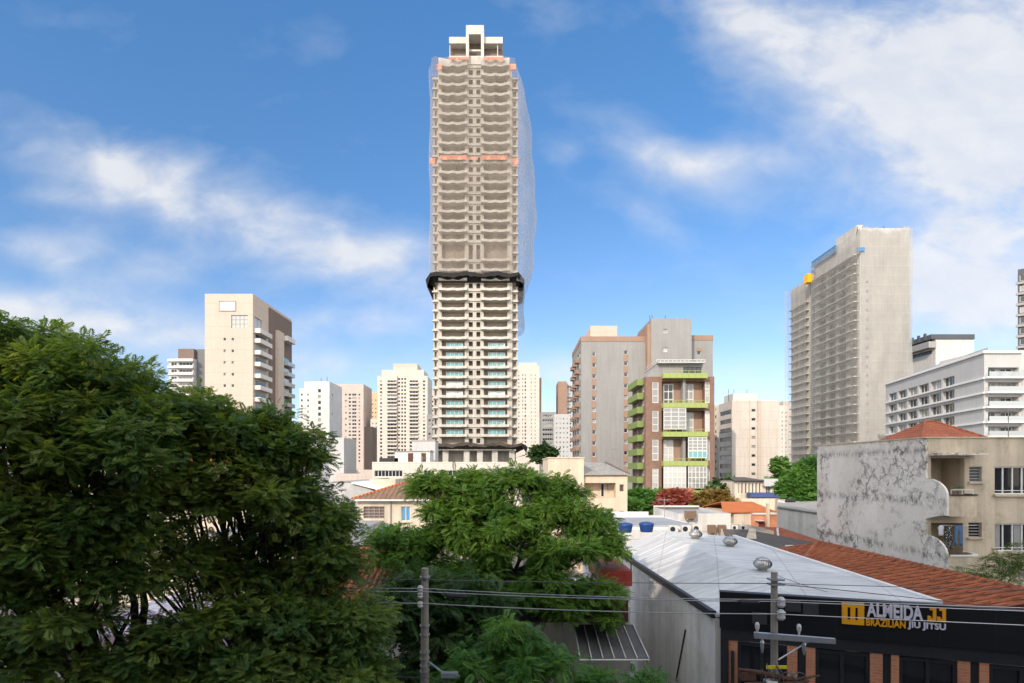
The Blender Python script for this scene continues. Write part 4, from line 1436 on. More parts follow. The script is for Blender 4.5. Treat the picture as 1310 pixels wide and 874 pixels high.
r0, r1 = (4.4, 4.5, za), (L - 4.4, 4.5, za)
q = MB()
q.face([A, B_, r1, r0]); q.face([C_, D_, r0, r1])
q.face([B_, C_, r1]); q.face([D_, A, r0])
q.face([A, D_, C_, B_])
rf = ob('roof', q, 'tile_b', t)
ob('gutter', MB().box(-o_, L + o_, -o_ - 0.1, -o_ + 0.02, ze - 0.12, ze - 0.005), 'frame_w', t)
ob('hip_tiles', MB().tube([A, r0], 0.11, 6).tube([r0, r1], 0.11, 6), 'tile_o', rf)

# barrels, roofs left
def water_tank(label, px, py, Z, r, h, mat='blue', group=None):
    t = thing('water_tank', label, 'water tank', W(px, py, Z), 0, group)
    ob('tank', MB().lathe([(r * 0.82, 0), (r * 0.95, h * 0.5), (r, h * 0.72), (r, h * 0.74)], n=20), mat, t, smooth=True)
    ob('lid', MB().lathe([(r * 1.05, h * 0.74), (r * 1.04, h * 0.82), (r * 0.75, h * 0.93), (r * 0.25, h), (0.02, h)], n=20), mat, t, smooth=True)
    return t


t = thing('shed', 'grey zinc roofed shed between the dark street tree and the feathery tree', 'shed', (X(452, 32), 32, 0))
s = 32 / F
zA, zB = H(688, 32), H(681, 40)
ob('roof', MB().extr([(-0.2, -0.3, H(735, 31)), (3.4, -0.3, H(735, 31)), (3.4, 9.6, zB), (-0.2, 9.6, zB)], (0, 0, 0.1)), 'roof_zinc', t)
ob('wall', MB().box(0, 3.2, 0, 9.4, 0, H(737, 31) - 0.25), 'white_old', t)
ob('end_wall', MB().box(-0.6, -0.21, -0.2, 9.4, 0, H(735, 31) + 0.5), 'brickor', t)
water_tank('light blue water tank in front of the cream tiled house', 494, 683, 39.5, 0.42, 0.6, 'blue_l')

# peach building
Z = 60.0
s = Z / F
t = thing('house', 'peach house with a tall blank block and recessed balcony, behind the feathery tree', 'house', (X(701, Z), Z, 0))
zl = H(586.5, Z)
ob('blank_block', MB().box(0, 46 * s, 0, 10, 0, zl), 'peach', t)
ob('coping', MB().box(-0.08, 46 * s + 0.08, -0.08, 10, zl, zl + 0.12), 'cream_h', t)
x1_, x2_ = 46 * s, 102.5 * s
zw = H(608, Z)
b = MB()
rects = [(1.5 * s, 41.5 * s, H(637, Z), H(618, Z), 1.4), (46.3 * s, 52.3 * s, H(629.5, Z), H(620, Z)), (46.3 * s, 52.3 * s, H(663.5, Z), H(654, Z)), (1.5 * s, 37 * s, H(672, Z), H(652, Z), 1.0)]
b.holed(x2_ - x1_, zw, rects, 0.2, lambda u, v, d: (x1_ + 0.01 + u, 0.4 + d, v))
b.face([(x2_, 0.4, 0), (x2_, 9, 0), (x2_, 9, zw), (x2_, 0.4, zw)])
ob('wall', b, 'peach', t)
ob('recess_wall', MB().box(x1_ + 0.05, x2_ - 0.1, 1.8, 1.9, 0, zw - 0.05), 'peach', t)
for yy in ((629.5, 620), (663.5, 654)):
    ob('window', winmesh(6 * s, H(yy[1], Z) - H(yy[0], Z), 1, 1, 'cream_h', 'pane_r', 0.05), None, t, (x1_ + 49.3 * s, 0.5, H(yy[0], Z)))
ob('door', winmesh(5 * s, 1.5, 1, 1, 'frame_w', 'pane', 0.08), None, t, (x1_ + 27 * s, 1.68, H(637, Z)))
ob('door', winmesh(3 * s, 0.9, 1, 1, 'frame_w', 'pane', 0.06), None, t, (x1_ + 34 * s, 1.68, H(629, Z)))
ob('roof', MB().extr([(x1_ + 0.02, 0.1, zw + 0.01), (x2_ + 0.15, 0.1, zw + 0.01), (x2_ - 0.9, 9, H(593.5, 69)), (x1_ + 0.02, 9, H(592, 69))], (0, 0, 0.12)), 'roof_g', t)
ob('hip_edge', MB().tube([(x2_ + 0.1, 0.1, zw + 0.16), (x2_ - 0.9, 9, H(593, 69) + 0.15)], 0.12, 6), 'brown', t)

# ================================================================ MIDDLE GROUND, RIGHT
def ac_unit(label, px, py, Z, w=0.8, h=0.6, mat='ac', rz=0.0):
    t = thing('air_conditioner', label, 'air conditioner', W(px, py, Z), rz, 'outdoor air conditioner units on the white roofs')
    ob('casing', MB().box(-w / 2, w / 2, 0, 0.35, 0, h), mat, t)
    if mat == 'ac':
        n = 14
        r = h * 0.36
        pts = [(-w * 0.12 + r * math.cos(2 * math.pi * k / n), -0.012, h / 2 + r * math.sin(2 * math.pi * k / n)) for k in range(n)]
        ob('fan_grille', MB().extr(pts, (0, 0.010, 0)), 'charcoal', t)
    else:
        q = MB()
        for k in range(7):
            z = h * (0.12 + 0.12 * k)
            q.box(-w * 0.42, w * 0.42, -0.02, -0.004, z, z + h * 0.07)
        ob('louvre', q, 'ac_b', t)
    ob('foot', MB().box(-w * 0.4, -w * 0.3, 0, 0.35, -0.12, 0), 'frame_g', t)
    ob('foot', MB().box(w * 0.3, w * 0.4, 0, 0.35, -0.12, 0), 'frame_g', t)
    return t


Z = 45.0
t, s, L, Ht = building('workshop', 'white flat roofed workshop with air conditioners behind the gym roof', 'building', 868, 935, 657, Z, 8, 'white', parapet=0.25, roof='roof_zinc')
ob('rear_parapet', MB().box(-0.004, L, 7.6, 8.0, Ht, Ht + 0.12), 'white', t)
t2, s, L2, H2 = building('workshop', 'lower white workshop with pale sloped sheet roof beside the blue tanks', 'building', 800, 896, 678, 40, 10, 'white', parapet=0.0, roof='white_b')
ob('sheet_roof', MB().extr([(0.4, 0.3, H2 + 0.22), (L2 - 0.2, 0.3, H2 + 0.22), (L2 - 0.6, 9.7, H(661, 50)), (0.4, 9.7, H(661, 50))], (0, 0, 0.08)), 'roof_zinc', t2)
ob('parapet', MB().box(-0.1, L2 * 0.75, 9.72, 10.0, 5, H(654.5, 50)), 'white', t2)
ac_unit('brown louvred air conditioner, leftmost on the white workshop wall', 884, 663.5, 44.5, 0.85, 0.6, 'ac_b')
ac_unit('brown louvred air conditioner low on the workshop wall, left one of the lower pair', 911.5, 682, 44.6, 0.58, 0.62, 'ac_b')
ac_unit('brown louvred air conditioner low on the workshop wall, right one of the lower pair', 924.5, 682, 44.6, 0.58, 0.62, 'ac_b')
ac_unit('white air conditioner with round dark fan at the right end of the fan row', 892, 681, 39.3, 0.6, 0.5)
ac_unit('white air conditioner with round dark fan, middle one of the fan row', 878, 681.5, 39.3, 0.6, 0.5)
ac_unit('white air conditioner with round dark fan at the left end of the fan row', 862, 681.8, 39.3, 0.6, 0.5)
ac_unit('white air conditioner near the orange tiled house, left of two', 940.5, 678, 41, 0.42, 0.32)
ac_unit('white air conditioner near the orange tiled house, right of two', 951.5, 678, 41, 0.42, 0.32)
ac_unit('white air conditioner standing on the dark roof beside the gym', 1013, 706, 34.2, 0.5, 0.36)
water_tank('blue water tank half hidden by the feathery tree, left of two', 800, 681, 36, 0.46, 0.62, 'blue')
water_tank('blue water tank beside the gym roof, right of two', 827, 680.5, 36, 0.46, 0.64, 'blue')
building('garage', 'low cream garage strip below the brick gabled house', 'building', 932, 990, 679, 43, 6, 'cream_h', parapet=0.1)

# orange roofed house
Z = 60.0
s = Z / F
t = thing('house', 'house with bright orange tiled roof and red brick end, behind the white workshop', 'house', (X(939, Z), Z, 0))
ob('wall', MB().box(0, 22 * s, 0, 9, 0, H(656, Z)), 'cream_h', t)
ob('brick_wall', MB().box(22 * s + 0.004, 56 * s, -0.3, 8, 0, H(658, Z)), 'brickor', t)
ob('coping', MB().box(22 * s, 56.5 * s, -0.45, 0.1, H(658, Z), H(656, Z)), 'white', t)
ob('chimney', MB().box(39 * s, 42 * s, -0.7, -0.31, 0, H(644, Z)), 'old_cream', t)
q = MB()
xa, xb = -0.3, 54 * s
zr, ze_ = H(643, 64), H(656, Z) + 0.0
q.extr([(xa - 1.0, -0.3, ze_ + 0.0), (xb, -0.1, ze_ + 0.05), (xb - 0.6, 4.6, zr), (xa + 0.6, 4.6, zr)], (0, 0, 0.08))
q.extr([(xa + 0.6, 4.6, zr), (xb - 0.6, 4.6, zr), (xb, 9.2, ze_), (xa, 9.2, ze_)], (0, 0, 0.08))
ob('roof', q, 'tile_o', t)
ob('satellite_dish', MB().lathe([(0.02, 0), (0.25, 0.03), (0.42, 0.12), (0.45, 0.14)], 30 * s, -0.55, 16), 'white_b', t, (0, 0, H(667, Z)))
ob('gate', MB().box(30 * s, 38 * s, -0.36, -0.303, H(677, Z), H(668, Z)), 'maroon', t)

# white walled warehouse with grey sloped roof
Z = 50.0
s = Z / F
t = thing('warehouse', 'white walled warehouse with stained grey sloped roof, beside the stained house', 'building', (X(994, Z), Z, 0))
ob('wall', MB().extr([(0, 0, 0), (62 * s, 0, 0), (62 * s, 0, H(659, Z)), (0, 0, H(650, Z))], (6.6, 14, 0)), 'white_old', t)
ob('roof', MB().extr([(0, -0.1, H(649.7, Z)), (62.5 * s, -0.1, H(658.7, Z)), (62.5 * s + 6.6, 14, H(641, 64)), (6.6, 14, H(641, 64))], (0, 0, 0.1)), 'roof_g', t)
ob('parapet', MB().box(6.3, 6.3 + 11 * s, 12, 14, 5, H(639, 63)), 'old_cream', t)
for px in (1007, 1012):
    ob('roof_vent', MB().lathe([(0.3, 0), (0.35, 0.3), (0.1, 0.5)], (px - 994) * s * 1.25 + 5.2, 11, 10), 'charcoal', t, (0, 0, H(644, 61)))
# red tile lean-to
t = thing('house', 'low house with deep red tiled roof against the white warehouse', 'house', (X(985, 42), 42, 0))
s = 42 / F
ob('roof', MB().extr([(0, 0, H(687, 42)), (14 * s, -2.2, H(701, 40)), (62 * s, -2.2, H(699, 40)), (62 * s, 6, H(676, 48)), (14 * s, 6.5, H(674, 48.5))], (0, 0, 0.08)), 'tile_r', t)
ob('wall', MB().box(0.5, 60 * s, -1.5, 6, 0, H(701, 40) - 0.2), 'white_old', t)
ob('ridge_cap', MB().tube([(9 * s, -0.2, H(690, 42) + 0.12), (46 * s, 4.5, H(678, 46.5) + 0.12)], 0.09, 6), 'white_old', t)
# dark roof between gym and house
t = thing('house', 'low house with blackened sheet roof and pale strips, right of the gym', 'house', (X(940, 37), 37, 0))
s = 37 / F
zr1 = H(679, 40)
rp = [(-0.3, 0.6, H(690, 38)), (0.5, -5.5, H(719, 31)), (6.9, -5.5, H(716, 31.5)), (6.9, 0.4, H(703, 37)), (2.0, 3.2, zr1), (0.4, 3.2, zr1)]
ob('roof', MB().extr(rp, (0, 0, 0.08)), 'roof_d', t)
ob('wall', MB().box(0.6, 6.2, -5, 2.5, 0, H(722, 31) - 0.1), 'white_old', t)
ob('pale_strip', MB().extr([(0.9, 0.4, H(692, 37.5) + 0.14), (1.5, 0.2, H(692, 37.5) + 0.12), (2.6, 2.9, zr1 + 0.11), (2.2, 3.0, zr1 + 0.12)], (0, 0, 0.04)), 'old_cream', t)
ob('pale_strip', MB().extr([(3.3, -2.2, H(706, 35) + 0.16), (3.9, -2.3, H(706, 35) + 0.15), (5.0, -0.3, H(699, 37) + 0.12), (4.5, -0.2, H(699, 37) + 0.12)], (0, 0, 0.04)), 'old_cream', t)

# school like building with blue canopy
Z = 105.0
s = Z / F
t, s, L, Ht = building('school_building', 'long cream building with slim windows and a navy canopy, below the cream slab block', 'building', 940, 1004, 617, Z, 12, 'cream_h',
         front=[(a, a + 2.2, [625], 1.9, 1, 1) for a in (944, 948.5, 953, 957.5, 962, 966.5, 971)] + [(980, 986, [626], 1.6, 2, 1), (990, 996, [626], 1.6, 2, 1)], parapet=0.0)
ob('main_roof', MB().extr([(-0.5, -0.8, Ht + 0.25), (35 * s, -0.8, Ht + 0.25), (35 * s, 8, H(611.5, 112)), (2, 8, H(611.5, 112))], (0, 0, 0.15)), 'roof_d', t)
ob('end_gable', MB().box(35 * s, L, -1.0, 5, H(622, Z), H(613, Z)), 'grey_l', t)
ob('canopy', MB().box((954 - 940) * s, (1007 - 940) * s, -2.2, -0.3, H(635.5, Z), H(630, Z)), 'navy', t)
ob('lower_wall', MB().box(0, (990 - 940) * s, -3.0, -2.3, 0, H(637, Z)), 'cream_h', t)


# ================================================================ STAINED HOUSE
def stained_house():
    Z = 32.0
    s = Z / F
    x0 = X(1187, Z)
    t = thing('old_house', 'old two-storey cream house with mould-stained side wall, curved balconies and red hip roof', 'house', (x0, Z, 0))
    zt = H(560.5, Z)
    def lx(p): return (p - 1187) * s
    Lf = 14.0
    D = 11.4
    b = MB()
    rects = [(lx(1191), lx(1234), H(640, Z), H(586, Z), 1.7), (lx(1240), lx(1256), H(616.5, Z), H(597, Z)), (lx(1272.5), lx(1334), H(632.5, Z), H(597, Z)),
             (lx(1191), lx(1232), H(714, Z), H(669, Z), 1.7), (lx(1239), lx(1256), H(687.5, Z), H(668.5, Z)), (lx(1272.5), lx(1334), H(705.5, Z), H(670, Z))]
    b.holed(Lf, zt, rects, 0.22, lambda u, v, d: (u, d, v))
    b.face([(Lf, 0, 0), (Lf, D, 0), (Lf, D, zt), (Lf, 0, zt)])
    ob('wall', b, 'old_cream', t)
    side = MB().box(-0.12, -0.002, 0, D, 0, zt)
    ob('side_wall', side, 'stained', t)
    ob('recess_wall', MB().box(0.05, lx(1238), 1.7, 1.8, 0, zt - 0.3), 'old_cream', t)
    ob('roof_slab', MB().box(-0.2, Lf, -0.08, D, zt, zt + 0.07), 'old_cream', t)
    # windows
    def win(a, c, yt, yb, nx, ny, pane='pane_n', sill=True, fw=0.05):
        w, h = lx(c) - lx(a), H(yt, Z) - H(yb, Z)
        o = ob('window', winmesh(w, h, nx, ny, 'frame_g', pane, fw), None, t, ((lx(a) + lx(c)) / 2, 0.1, H(yb, Z)))
        if sill:
            ob('sill', MB().box(-w / 2 - 0.08, w / 2 + 0.08, -0.24, -0.09, -0.1, 0.0), 'old_cream', o)
    win(1240, 1256, 597, 616.5, 1, 5, 'pane_n')
    win(1239, 1256, 668.5, 687.5, 1, 5, 'pane_n')
    for yt, yb in ((597, 632.5), (670, 705.5)):
        w, h = lx(1334) - lx(1272.5), H(yt, Z) - H(yb, Z)
        o = ob('window', winmesh(w, h, 5, 1, 'frame_w', 'pane_n' if yt < 650 else 'pane_n', 0.07), None, t, ((lx(1272.5) + lx(1334)) / 2, 0.1, H(yb, Z)))
        ob('transom', MB().box(-w / 2, w / 2, -0.02, 0.0, h * 0.12, h * 0.12 + 0.04), 'frame_w', o)
        ob('sill', MB().box(-w / 2 - 0.1, w / 2 + 0.1, -0.26, -0.09, -0.12, 0.0), 'old_cream', o)
        if yt > 650:
            for cx_, cw in ((-1.1, 0.32), (0.05, 0.42)):
                ob('curtain', MB().box(cx_ - cw / 2, cx_ + cw / 2, 0.04, 0.062, 0.1, h - 0.05), 'frame_g', o)
    # doors in the recess
    ob('balcony_door', MB().box(lx(1193), lx(1205), 1.62, 1.697, H(640, Z), H(598, Z)), 'frame_w', t)
    ob('louvred_shutter', winmesh(lx(1217) - lx(1206), 1.85, 1, 9, 'frame_g', 'pane_r', 0.07), None, t, ((lx(1206) + lx(1217)) / 2, 1.55, H(640, Z)))
    ob('canopy_slab', MB().box(lx(1188), lx(1246), -1.0, -0.004, H(583, Z), H(580, Z)), 'stained', t)
    # balconies: side cheek with rounded top, parapet rounding the right-hand corner
    prj = 1.55
    for (ytop_, ybot, ysl, wl) in ((633.5, 661, 612, 1.75), (711, 745, 684, 1.75)):
        Zf = Z - prj
        zt_, zb_ = H(ytop_ + 1.0, Zf), H(ybot, Zf)
        outer = [(-0.001, -prj)]
        n = 8
        outer += [(wl - 0.7 + 0.9 * math.sin(R(90) * k / n), -prj + 0.9 - 0.9 * math.cos(R(90) * k / n)) for k in range(n + 1)]
        outer += [(wl + 0.2, -0.004)]
        q = MB()
        inn = [(max(0.0, p[0] - 0.12), p[1] + (0.12 if p[1] < -0.1 else 0)) for p in outer]
        for i in range(len(outer) - 1):
            for A_, B2 in ((outer[i], outer[i + 1]), (inn[i], inn[i + 1])):
                q.face([(*A_, zb_), (*B2, zb_), (*B2, zt_), (*A_, zt_)])
            q.face([(*outer[i], zt_), (*outer[i + 1], zt_), (*inn[i + 1], zt_), (*inn[i], zt_)])
        fl_ = outer + [(0, -0.004)]
        q.face([(*p, zb_) for p in fl_])
        q.face([(*p, zb_ + 0.2) for p in fl_])
        bo = ob('balcony', q, 'old_cream', t)
        cop = MB()
        for i in range(len(outer) - 1):
            a, c = outer[i], outer[i + 1]
            cop.face([(a[0] + 0.05, a[1] - 0.05, zt_), (c[0] + 0.05, c[1] - 0.05, zt_), (c[0] + 0.05, c[1] - 0.05, zt_ + 0.07), (a[0] + 0.05, a[1] - 0.05, zt_ + 0.07)])
            cop.face([(a[0] + 0.05, a[1] - 0.05, zt_ + 0.07), (c[0] + 0.05, c[1] - 0.05, zt_ + 0.07), (inn[i + 1][0], inn[i + 1][1], zt_ + 0.07), (inn[i][0], inn[i][1], zt_ + 0.07)])
        ob('coping', cop, 'charcoal' if ytop_ < 650 else 'frame_w', bo)
        # cheek
        zc = H(ysl, Z)
        prof = [(0, zb_ + 0.0), (0, zc)]
        for k in range(n + 1):
            a = R(90) * k / n
            prof.append((-prj * math.sin(a), zt_ + (zc - zt_) * math.cos(a)))
        prof.append((-prj, zb_ + 0.0))
        if ytop_ < 650:   # underside sweeps up like a bracket
            prof = [(0, zb_ - 0.25)] + prof[1:-1] + [(-prj, zb_ + 0.05), (-prj * 0.5, zb_ - 0.05)]
        ck = MB().extr([(-0.122, p[0] - 0.002, p[1]) for p in prof], (0.12, 0, 0))
        ob('cheek_wall', ck, 'stained', t)
    ob('railing', MB().tube([(0.3, -1.3, H(627, Z - 1.5)), (1.5, -1.3, H(627, Z - 1.5))], 0.02, 5).tube([(0.9, -1.3, H(627, 30.5)), (0.9, -1.3, H(634, 30.5))], 0.02, 5).tube([(1.5, -1.3, H(627, 30.5)), (1.5, -1.3, H(634, 30.5))], 0.02, 5).tube([(0.3, -1.3, H(627, 30.5)), (0.3, -1.3, H(634, 30.5))], 0.02, 5), 'frame_w', t)
    # hip roof
    za = H(541, 38)
    zb = zt - 0.05
    xl, xr = 26.2 - x0, 31.0 - x0
    zb = zt + 0.075
    za = H(539, 39)
    A_ = [(xl, 4.4, zb), (xr, 4.4, zb), (xr, 9.8, zb), (xl, 9.8, zb)]
    ap = [((xl + xr) / 2 - 0.3, 7.0, za), ((xl + xr) / 2 + 0.3, 7.0, za)]
    q = MB()
    q.face([A_[0], A_[1], ap[1], ap[0]]); q.face([A_[2], A_[3], ap[0], ap[1]]); q.face([A_[1], A_[2], ap[1]]); q.face([A_[3], A_[0], ap[0]])
    q.face([A_[0], A_[3], A_[2], A_[1]])
    # the hip sits behind the parapet of the house, over its rear half
    rf = ob('roof', q, 'tile_r', t)
    ob('hip_tiles', MB().tube([A_[0], ap[0]], 0.09, 6).tube([ap[0], ap[1]], 0.09, 6).tube([ap[1], A_[1]], 0.09, 6), 'tile_r', rf)
    # laundry
    ln = MB()
    zl = H(672, 30.9)
    ln.tube([(0, 0, 0), (0.95, 0, -0.04), (1.9, 0, 0)], 0.012, 5)
    lo = ob('clothes_line', ln, 'frame_w', None, (x0 + 0.02, 30.95, zl))
    tag(lo, 'thin clothes line strung across the lower balcony of the stained house', 'clothes line')
    def cloth(name, label, px0, px1, yb, mat, legs=False, sleeves=False):
        Zc = 30.93
        a, c = X(px0, Zc), X(px1, Zc)
        h = zl - H(yb, Zc)
        q = MB()
        w = c - a
        N, Mv = 8, 6
        pts = []
        for j in range(Mv + 1):
            row = []
            for i in range(N + 1):
                row.append((w * i / N, 0.035 * math.sin(i * 1.9 + j * 0.5) * (0.3 + j / Mv), -h * j / Mv))
            pts.append(row)
        for j in range(Mv):
            for i in range(N):
                if legs and j >= 2 and i in (3, 4):
                    continue
                q.face([pts[j][i], pts[j][i + 1], pts[j + 1][i + 1], pts[j + 1][i]])
        if sleeves:
            q.face([(0, 0.0, 0), (-w * .35, 0.02, -h * .3), (-w * .2, 0.02, -h * .45), (0, 0, -h * .25)])
            q.face([(w, 0.0, 0), (w * 1.35, 0.02, -h * .3), (w * 1.2, 0.02, -h * .45), (w, 0, -h * .25)])
        o = ob(name, q, mat, None, (a, Zc - 0.02, zl - 0.01), smooth=True)
        sm = o.modifiers.new('thickness', 'SOLIDIFY')
        sm.thickness = 0.012
        tag(o, label, 'laundry', 'laundry hanging on the balcony')
    cloth('shirt', 'white shirt hanging on the clothes line of the lower balcony', 1201, 1206, 685, 'cloth_w', sleeves=True)
    cloth('dress', 'black floral dress hanging between white shirt and blue jeans', 1208, 1218, 702, 'floral')
    cloth('jeans', 'pair of blue jeans hanging on the lower balcony line', 1221, 1231, 698, 'cloth_j', legs=True)


stained_house()


# ================================================================ GYM
def gym():
    P0 = Vector((6.38, 17.4))
    dx, dy = 0.948, -0.3185
    ang = math.atan2(dy, dx)
    t = thing('gym_building', 'gym with black fascia, orange brick piers and long white coated roof, at lower right', 'building', (P0.x, P0.y, 0), ang)
    inv = Matrix.Rotation(-ang, 3, 'Z')
    def loc(x, y, z):
        v = inv @ Vector((x - P0.x, y - P0.y, 0))
        return (v.x, v.y, z)
    def sp(px):
        u = (px - CX) / F
        return (17.4 * u - 6.38) / (0.948 - u * dy)
    def Zs(ss): return 17.4 + dy * ss
    def sz(px, py):
        ss = sp(px)
        return ss, CAMZ - (py - HY) / F * (Zs(ss) - 0.16)
    Ls = 11.5
    # front panels
    ob('fascia', MB().box(-0.03, Ls, -0.12, 0.10, 6.17, 7.25), 'black', t)
    ob('lintel', MB().box(0.0, Ls, -0.04, 0.15, 5.80, 6.168), 'charcoal', t)
    ob('fascia_cap', MB().box(-0.04, Ls, -0.14, 0.12, 7.25, 7.28), 'charcoal', t)
    ob('end_post', MB().box(0.0, 0.22, -0.06, 0.15, 0, 5.798), 'charcoal', t)
    piers = [(931.5, 943.5), (1007, 1020), (1031, 1043), (1113, 1129), (1140, 1150), (1225, 1241), (1253, 1265), (1352, 1372), (1384, 1398)]
    for a, c in piers:
        ob('brick_pier', MB().box(sp(a), sp(c), -0.02, 0.15, 0, 5.798), 'brickor', t)
    for a, c in ((1020, 1031), (1129, 1140), (1241, 1253), (1372, 1384)):
        ob('dark_panel', MB().box(sp(a) + 0.002, sp(c) - 0.002, 0.03, 0.15, 0, 5.798), 'charcoal', t)
    for a, c in ((943.5, 1007), (1043, 1113), (1150, 1225), (1265, 1352)):
        s0, s1 = sp(a), sp(c)
        ob('window', winmesh(s1 - s0 - 0.01, 2.2, 2, 1, 'charcoal', 'pane_n', 0.09), None, t, ((s0 + s1) / 2, 0.02, 3.55))
        ob('spandrel', MB().box(s0 + 0.003, s1 - 0.003, 0.0, 0.15, 0, 3.54), 'brickor' if a < 950 else 'charcoal', t)
    ob('down_pipe', MB().tube([(sp(937), -0.09, 2), (sp(937), -0.09, 5.5)], 0.05, 8), 'charcoal', t)
    # roof
    # roof corners as world points (x', depth, height); the building's sides run nearly straight away
    k = 15 / F
    def wp(X_, Y_, z): return loc(X_ - k * Y_, Y_, z)
    def yfront(xw):  # depth of the facade line at world x
        return 17.4 + (xw - 6.38) * dy / dx
    le0, le1 = wp(6.70, 17.75, 6.44), wp(6.62, 33.0, 6.32)
    rd0, rd1 = wp(8.85, 16.95, 7.18), wp(8.75, 31.2, 7.62)
    re0, re1 = wp(12.25, 15.95, 7.26), wp(12.2, 29.9, 7.44)
    far1 = wp(17.0, 14.3, 7.2)
    q = MB()
    N = 14
    def lerp(a, b_, f): return tuple(a[i] + (b_[i] - a[i]) * f for i in range(3))
    rndm = random.Random(2)
    A1 = [lerp(le0, le1, i / N) for i in range(N + 1)]
    B1 = [lerp(rd0, rd1, i / N) for i in range(N + 1)]
    C1 = [lerp(re0, re1, i / N) for i in range(N + 1)]
    for arr in (B1,):
        for i in range(N + 1):
            arr[i] = (arr[i][0], arr[i][1], arr[i][2] + rndm.uniform(-.02, .02))
    for i in range(N):
        q.face([A1[i], B1[i], B1[i + 1], A1[i + 1]])
        q.face([B1[i], C1[i], C1[i + 1], B1[i + 1]])
    ro = ob('roof', q, 'roof_w', t)
    sm = ro.modifiers.new('thickness', 'SOLIDIFY')
    sm.thickness = 0.08
    # left wall, curved up at the street end, and edge flashing
    wl = MB()
    a, b_ = le0, le1
    wl.extr([(a[0], a[1], 0), (b_[0], b_[1], 0), (b_[0], b_[1], b_[2] - 0.1), (a[0], a[1], a[2] - 0.1)], (0.2, 0.05, 0))
    ob('side_wall', wl, 'white_old', t)
    fl_ = MB()
    fl_.extr([(a[0] - 0.12, a[1], a[2] - 0.1), (b_[0] - 0.12, b_[1], b_[2] - 0.1), (b_[0] - 0.12, b_[1], b_[2] + 0.12), (a[0] - 0.12, a[1], a[2] + 0.12)], (0.16, 0.03, 0))
    ob('edge_flashing', fl_, 'charcoal', t)
    rr = MB()
    rr.extr([(re0[0], re0[1], re0[2] - 0.3), (re1[0], re1[1], re1[2] - 0.3), (re1[0], re1[1], re1[2] + 0.10), (re0[0], re0[1], re0[2] + 0.06)], (0.14, 0.03, 0))
    ob('roof_kerb', rr, 'white_b', t)
    ob('rear_wall', MB().extr([(le1[0], le1[1], 0), (re1[0], re1[1], 0), (re1[0], re1[1], re1[2] - .1), (rd1[0], rd1[1], rd1[2] - .1), (le1[0], le1[1], le1[2] - .1)], (0.02, 0.2, 0)), 'white_old', t)
    ob('wall_pipe', MB().tube([lerp(le0, le1, .18)[:2] + (5.2,), lerp(le0, le1, .25)[:2] + (3.0,)], 0.05, 6), 'charcoal', t)
    # sign
    def text(body, px0, px1, yt, yb, mat, bold=0.03):
        cu = bpy.data.curves.new('lettering', 'FONT')
        cu.body = body
        cu.size = 1.0
        cu.offset = bold
        cu.extrude = 0.02
        cu.space_character = 1.02
        tmp = bpy.data.objects.new('tmp_text', cu)
        C.objects.link(tmp)
        dg = bpy.context.evaluated_depsgraph_get()
        me = bpy.data.meshes.new_from_object(tmp.evaluated_get(dg))
        bpy.data.objects.remove(tmp)
        co = np.empty(len(me.vertices) * 3)
        me.vertices.foreach_get('co', co)
        co = co.reshape(-1, 3)
        mn, mx = co.min(0), co.max(0)
        s0, s1 = sp(px0), sp(px1)
        zt_ = sz(px0, yt)[1]
        zb_ = sz(px0, yb)[1]
        f = (co - mn) / (mx - mn + 1e-9)
        out = np.empty_like(co)
        out[:, 0] = s0 + f[:, 0] * (s1 - s0)
        out[:, 2] = zb_ + f[:, 1] * (zt_ - zb_)
        out[:, 1] = -0.125 - 0.05 * f[:, 2]
        me.vertices.foreach_set('co', out.ravel())
        me.materials.clear()
        me.materials.append(M[mat])
        me.update()
        me.name = 'lettering'
        return ob('lettering', me, None, t)
    text('ALMEIDA', 1107, 1178, 771.3, 788.8, 'sign_w', 0.03)
    for a, c, yt, yb in ((1184, 1194.8, 777.0, 794.4), (1196, 1207, 777.8, 795.6)):
        sa, za_ = sz(a, yt)
        sb_ = sp(c)
        zb_ = sz(a, yb)[1]
        w_, h_ = sb_ - sa, za_ - zb_
        pts = [(0.06, 0), (0.84, 0), (1, .12), (1, 1), (.28, 1), (.28, .80), (.62, .80), (.62, .22), (.36, .22), (.36, .36), (0, .36), (0, .07)]
        ob('lettering', MB().extr([(sa + u * w_, -0.175, zb_ + v * h_) for u, v in pts], (0, 0.05, 0)), 'sign_o', t)
    text('BRAZILIAN', 1106, 1156, 791.2, 800.3, 'sign_o', 0.022)
    text('JIU JITSU', 1159, 1207, 795, 805.3, 'sign_w', 0.022)
    # emblem: rounded block with two slots
    s0, z1 = sz(1075.5, 769.5)
    s1 = sp(1103.5)
    z0 = sz(1075.5, 798)[1]
    w, h = s1 - s0, z1 - z0
    e = MB()
    cells = ["WWWWWWW", "W.W.W.W"]
    cor = 0.16
    # slots as openings
    rects = [(w * .25, w * .38, h * .20, h * .76, 0.05), (w * .60, w * .72, h * .20, h * .76, 0.05)]
    e.holed(w, h, rects, 0.05, lambda u, v, d: (s0 + (min(max(u, 0), w)), -0.18 + d, z0 + v))
    e.box(s0, s0 + 0.0001, -0.18, -0.122, z0, z1)
    e.box(s1, s1 + 0.0001, -0.18, -0.122, z0, z1)
    ob('emblem', e, 'sign_o', t)
    for k in range(9):
        ss = 1.25 * k + 0.6
        ob('panel_joint', MB().box(ss, ss + 0.012, -0.123, -0.1201, 6.18, 7.24), 'charcoal', t)
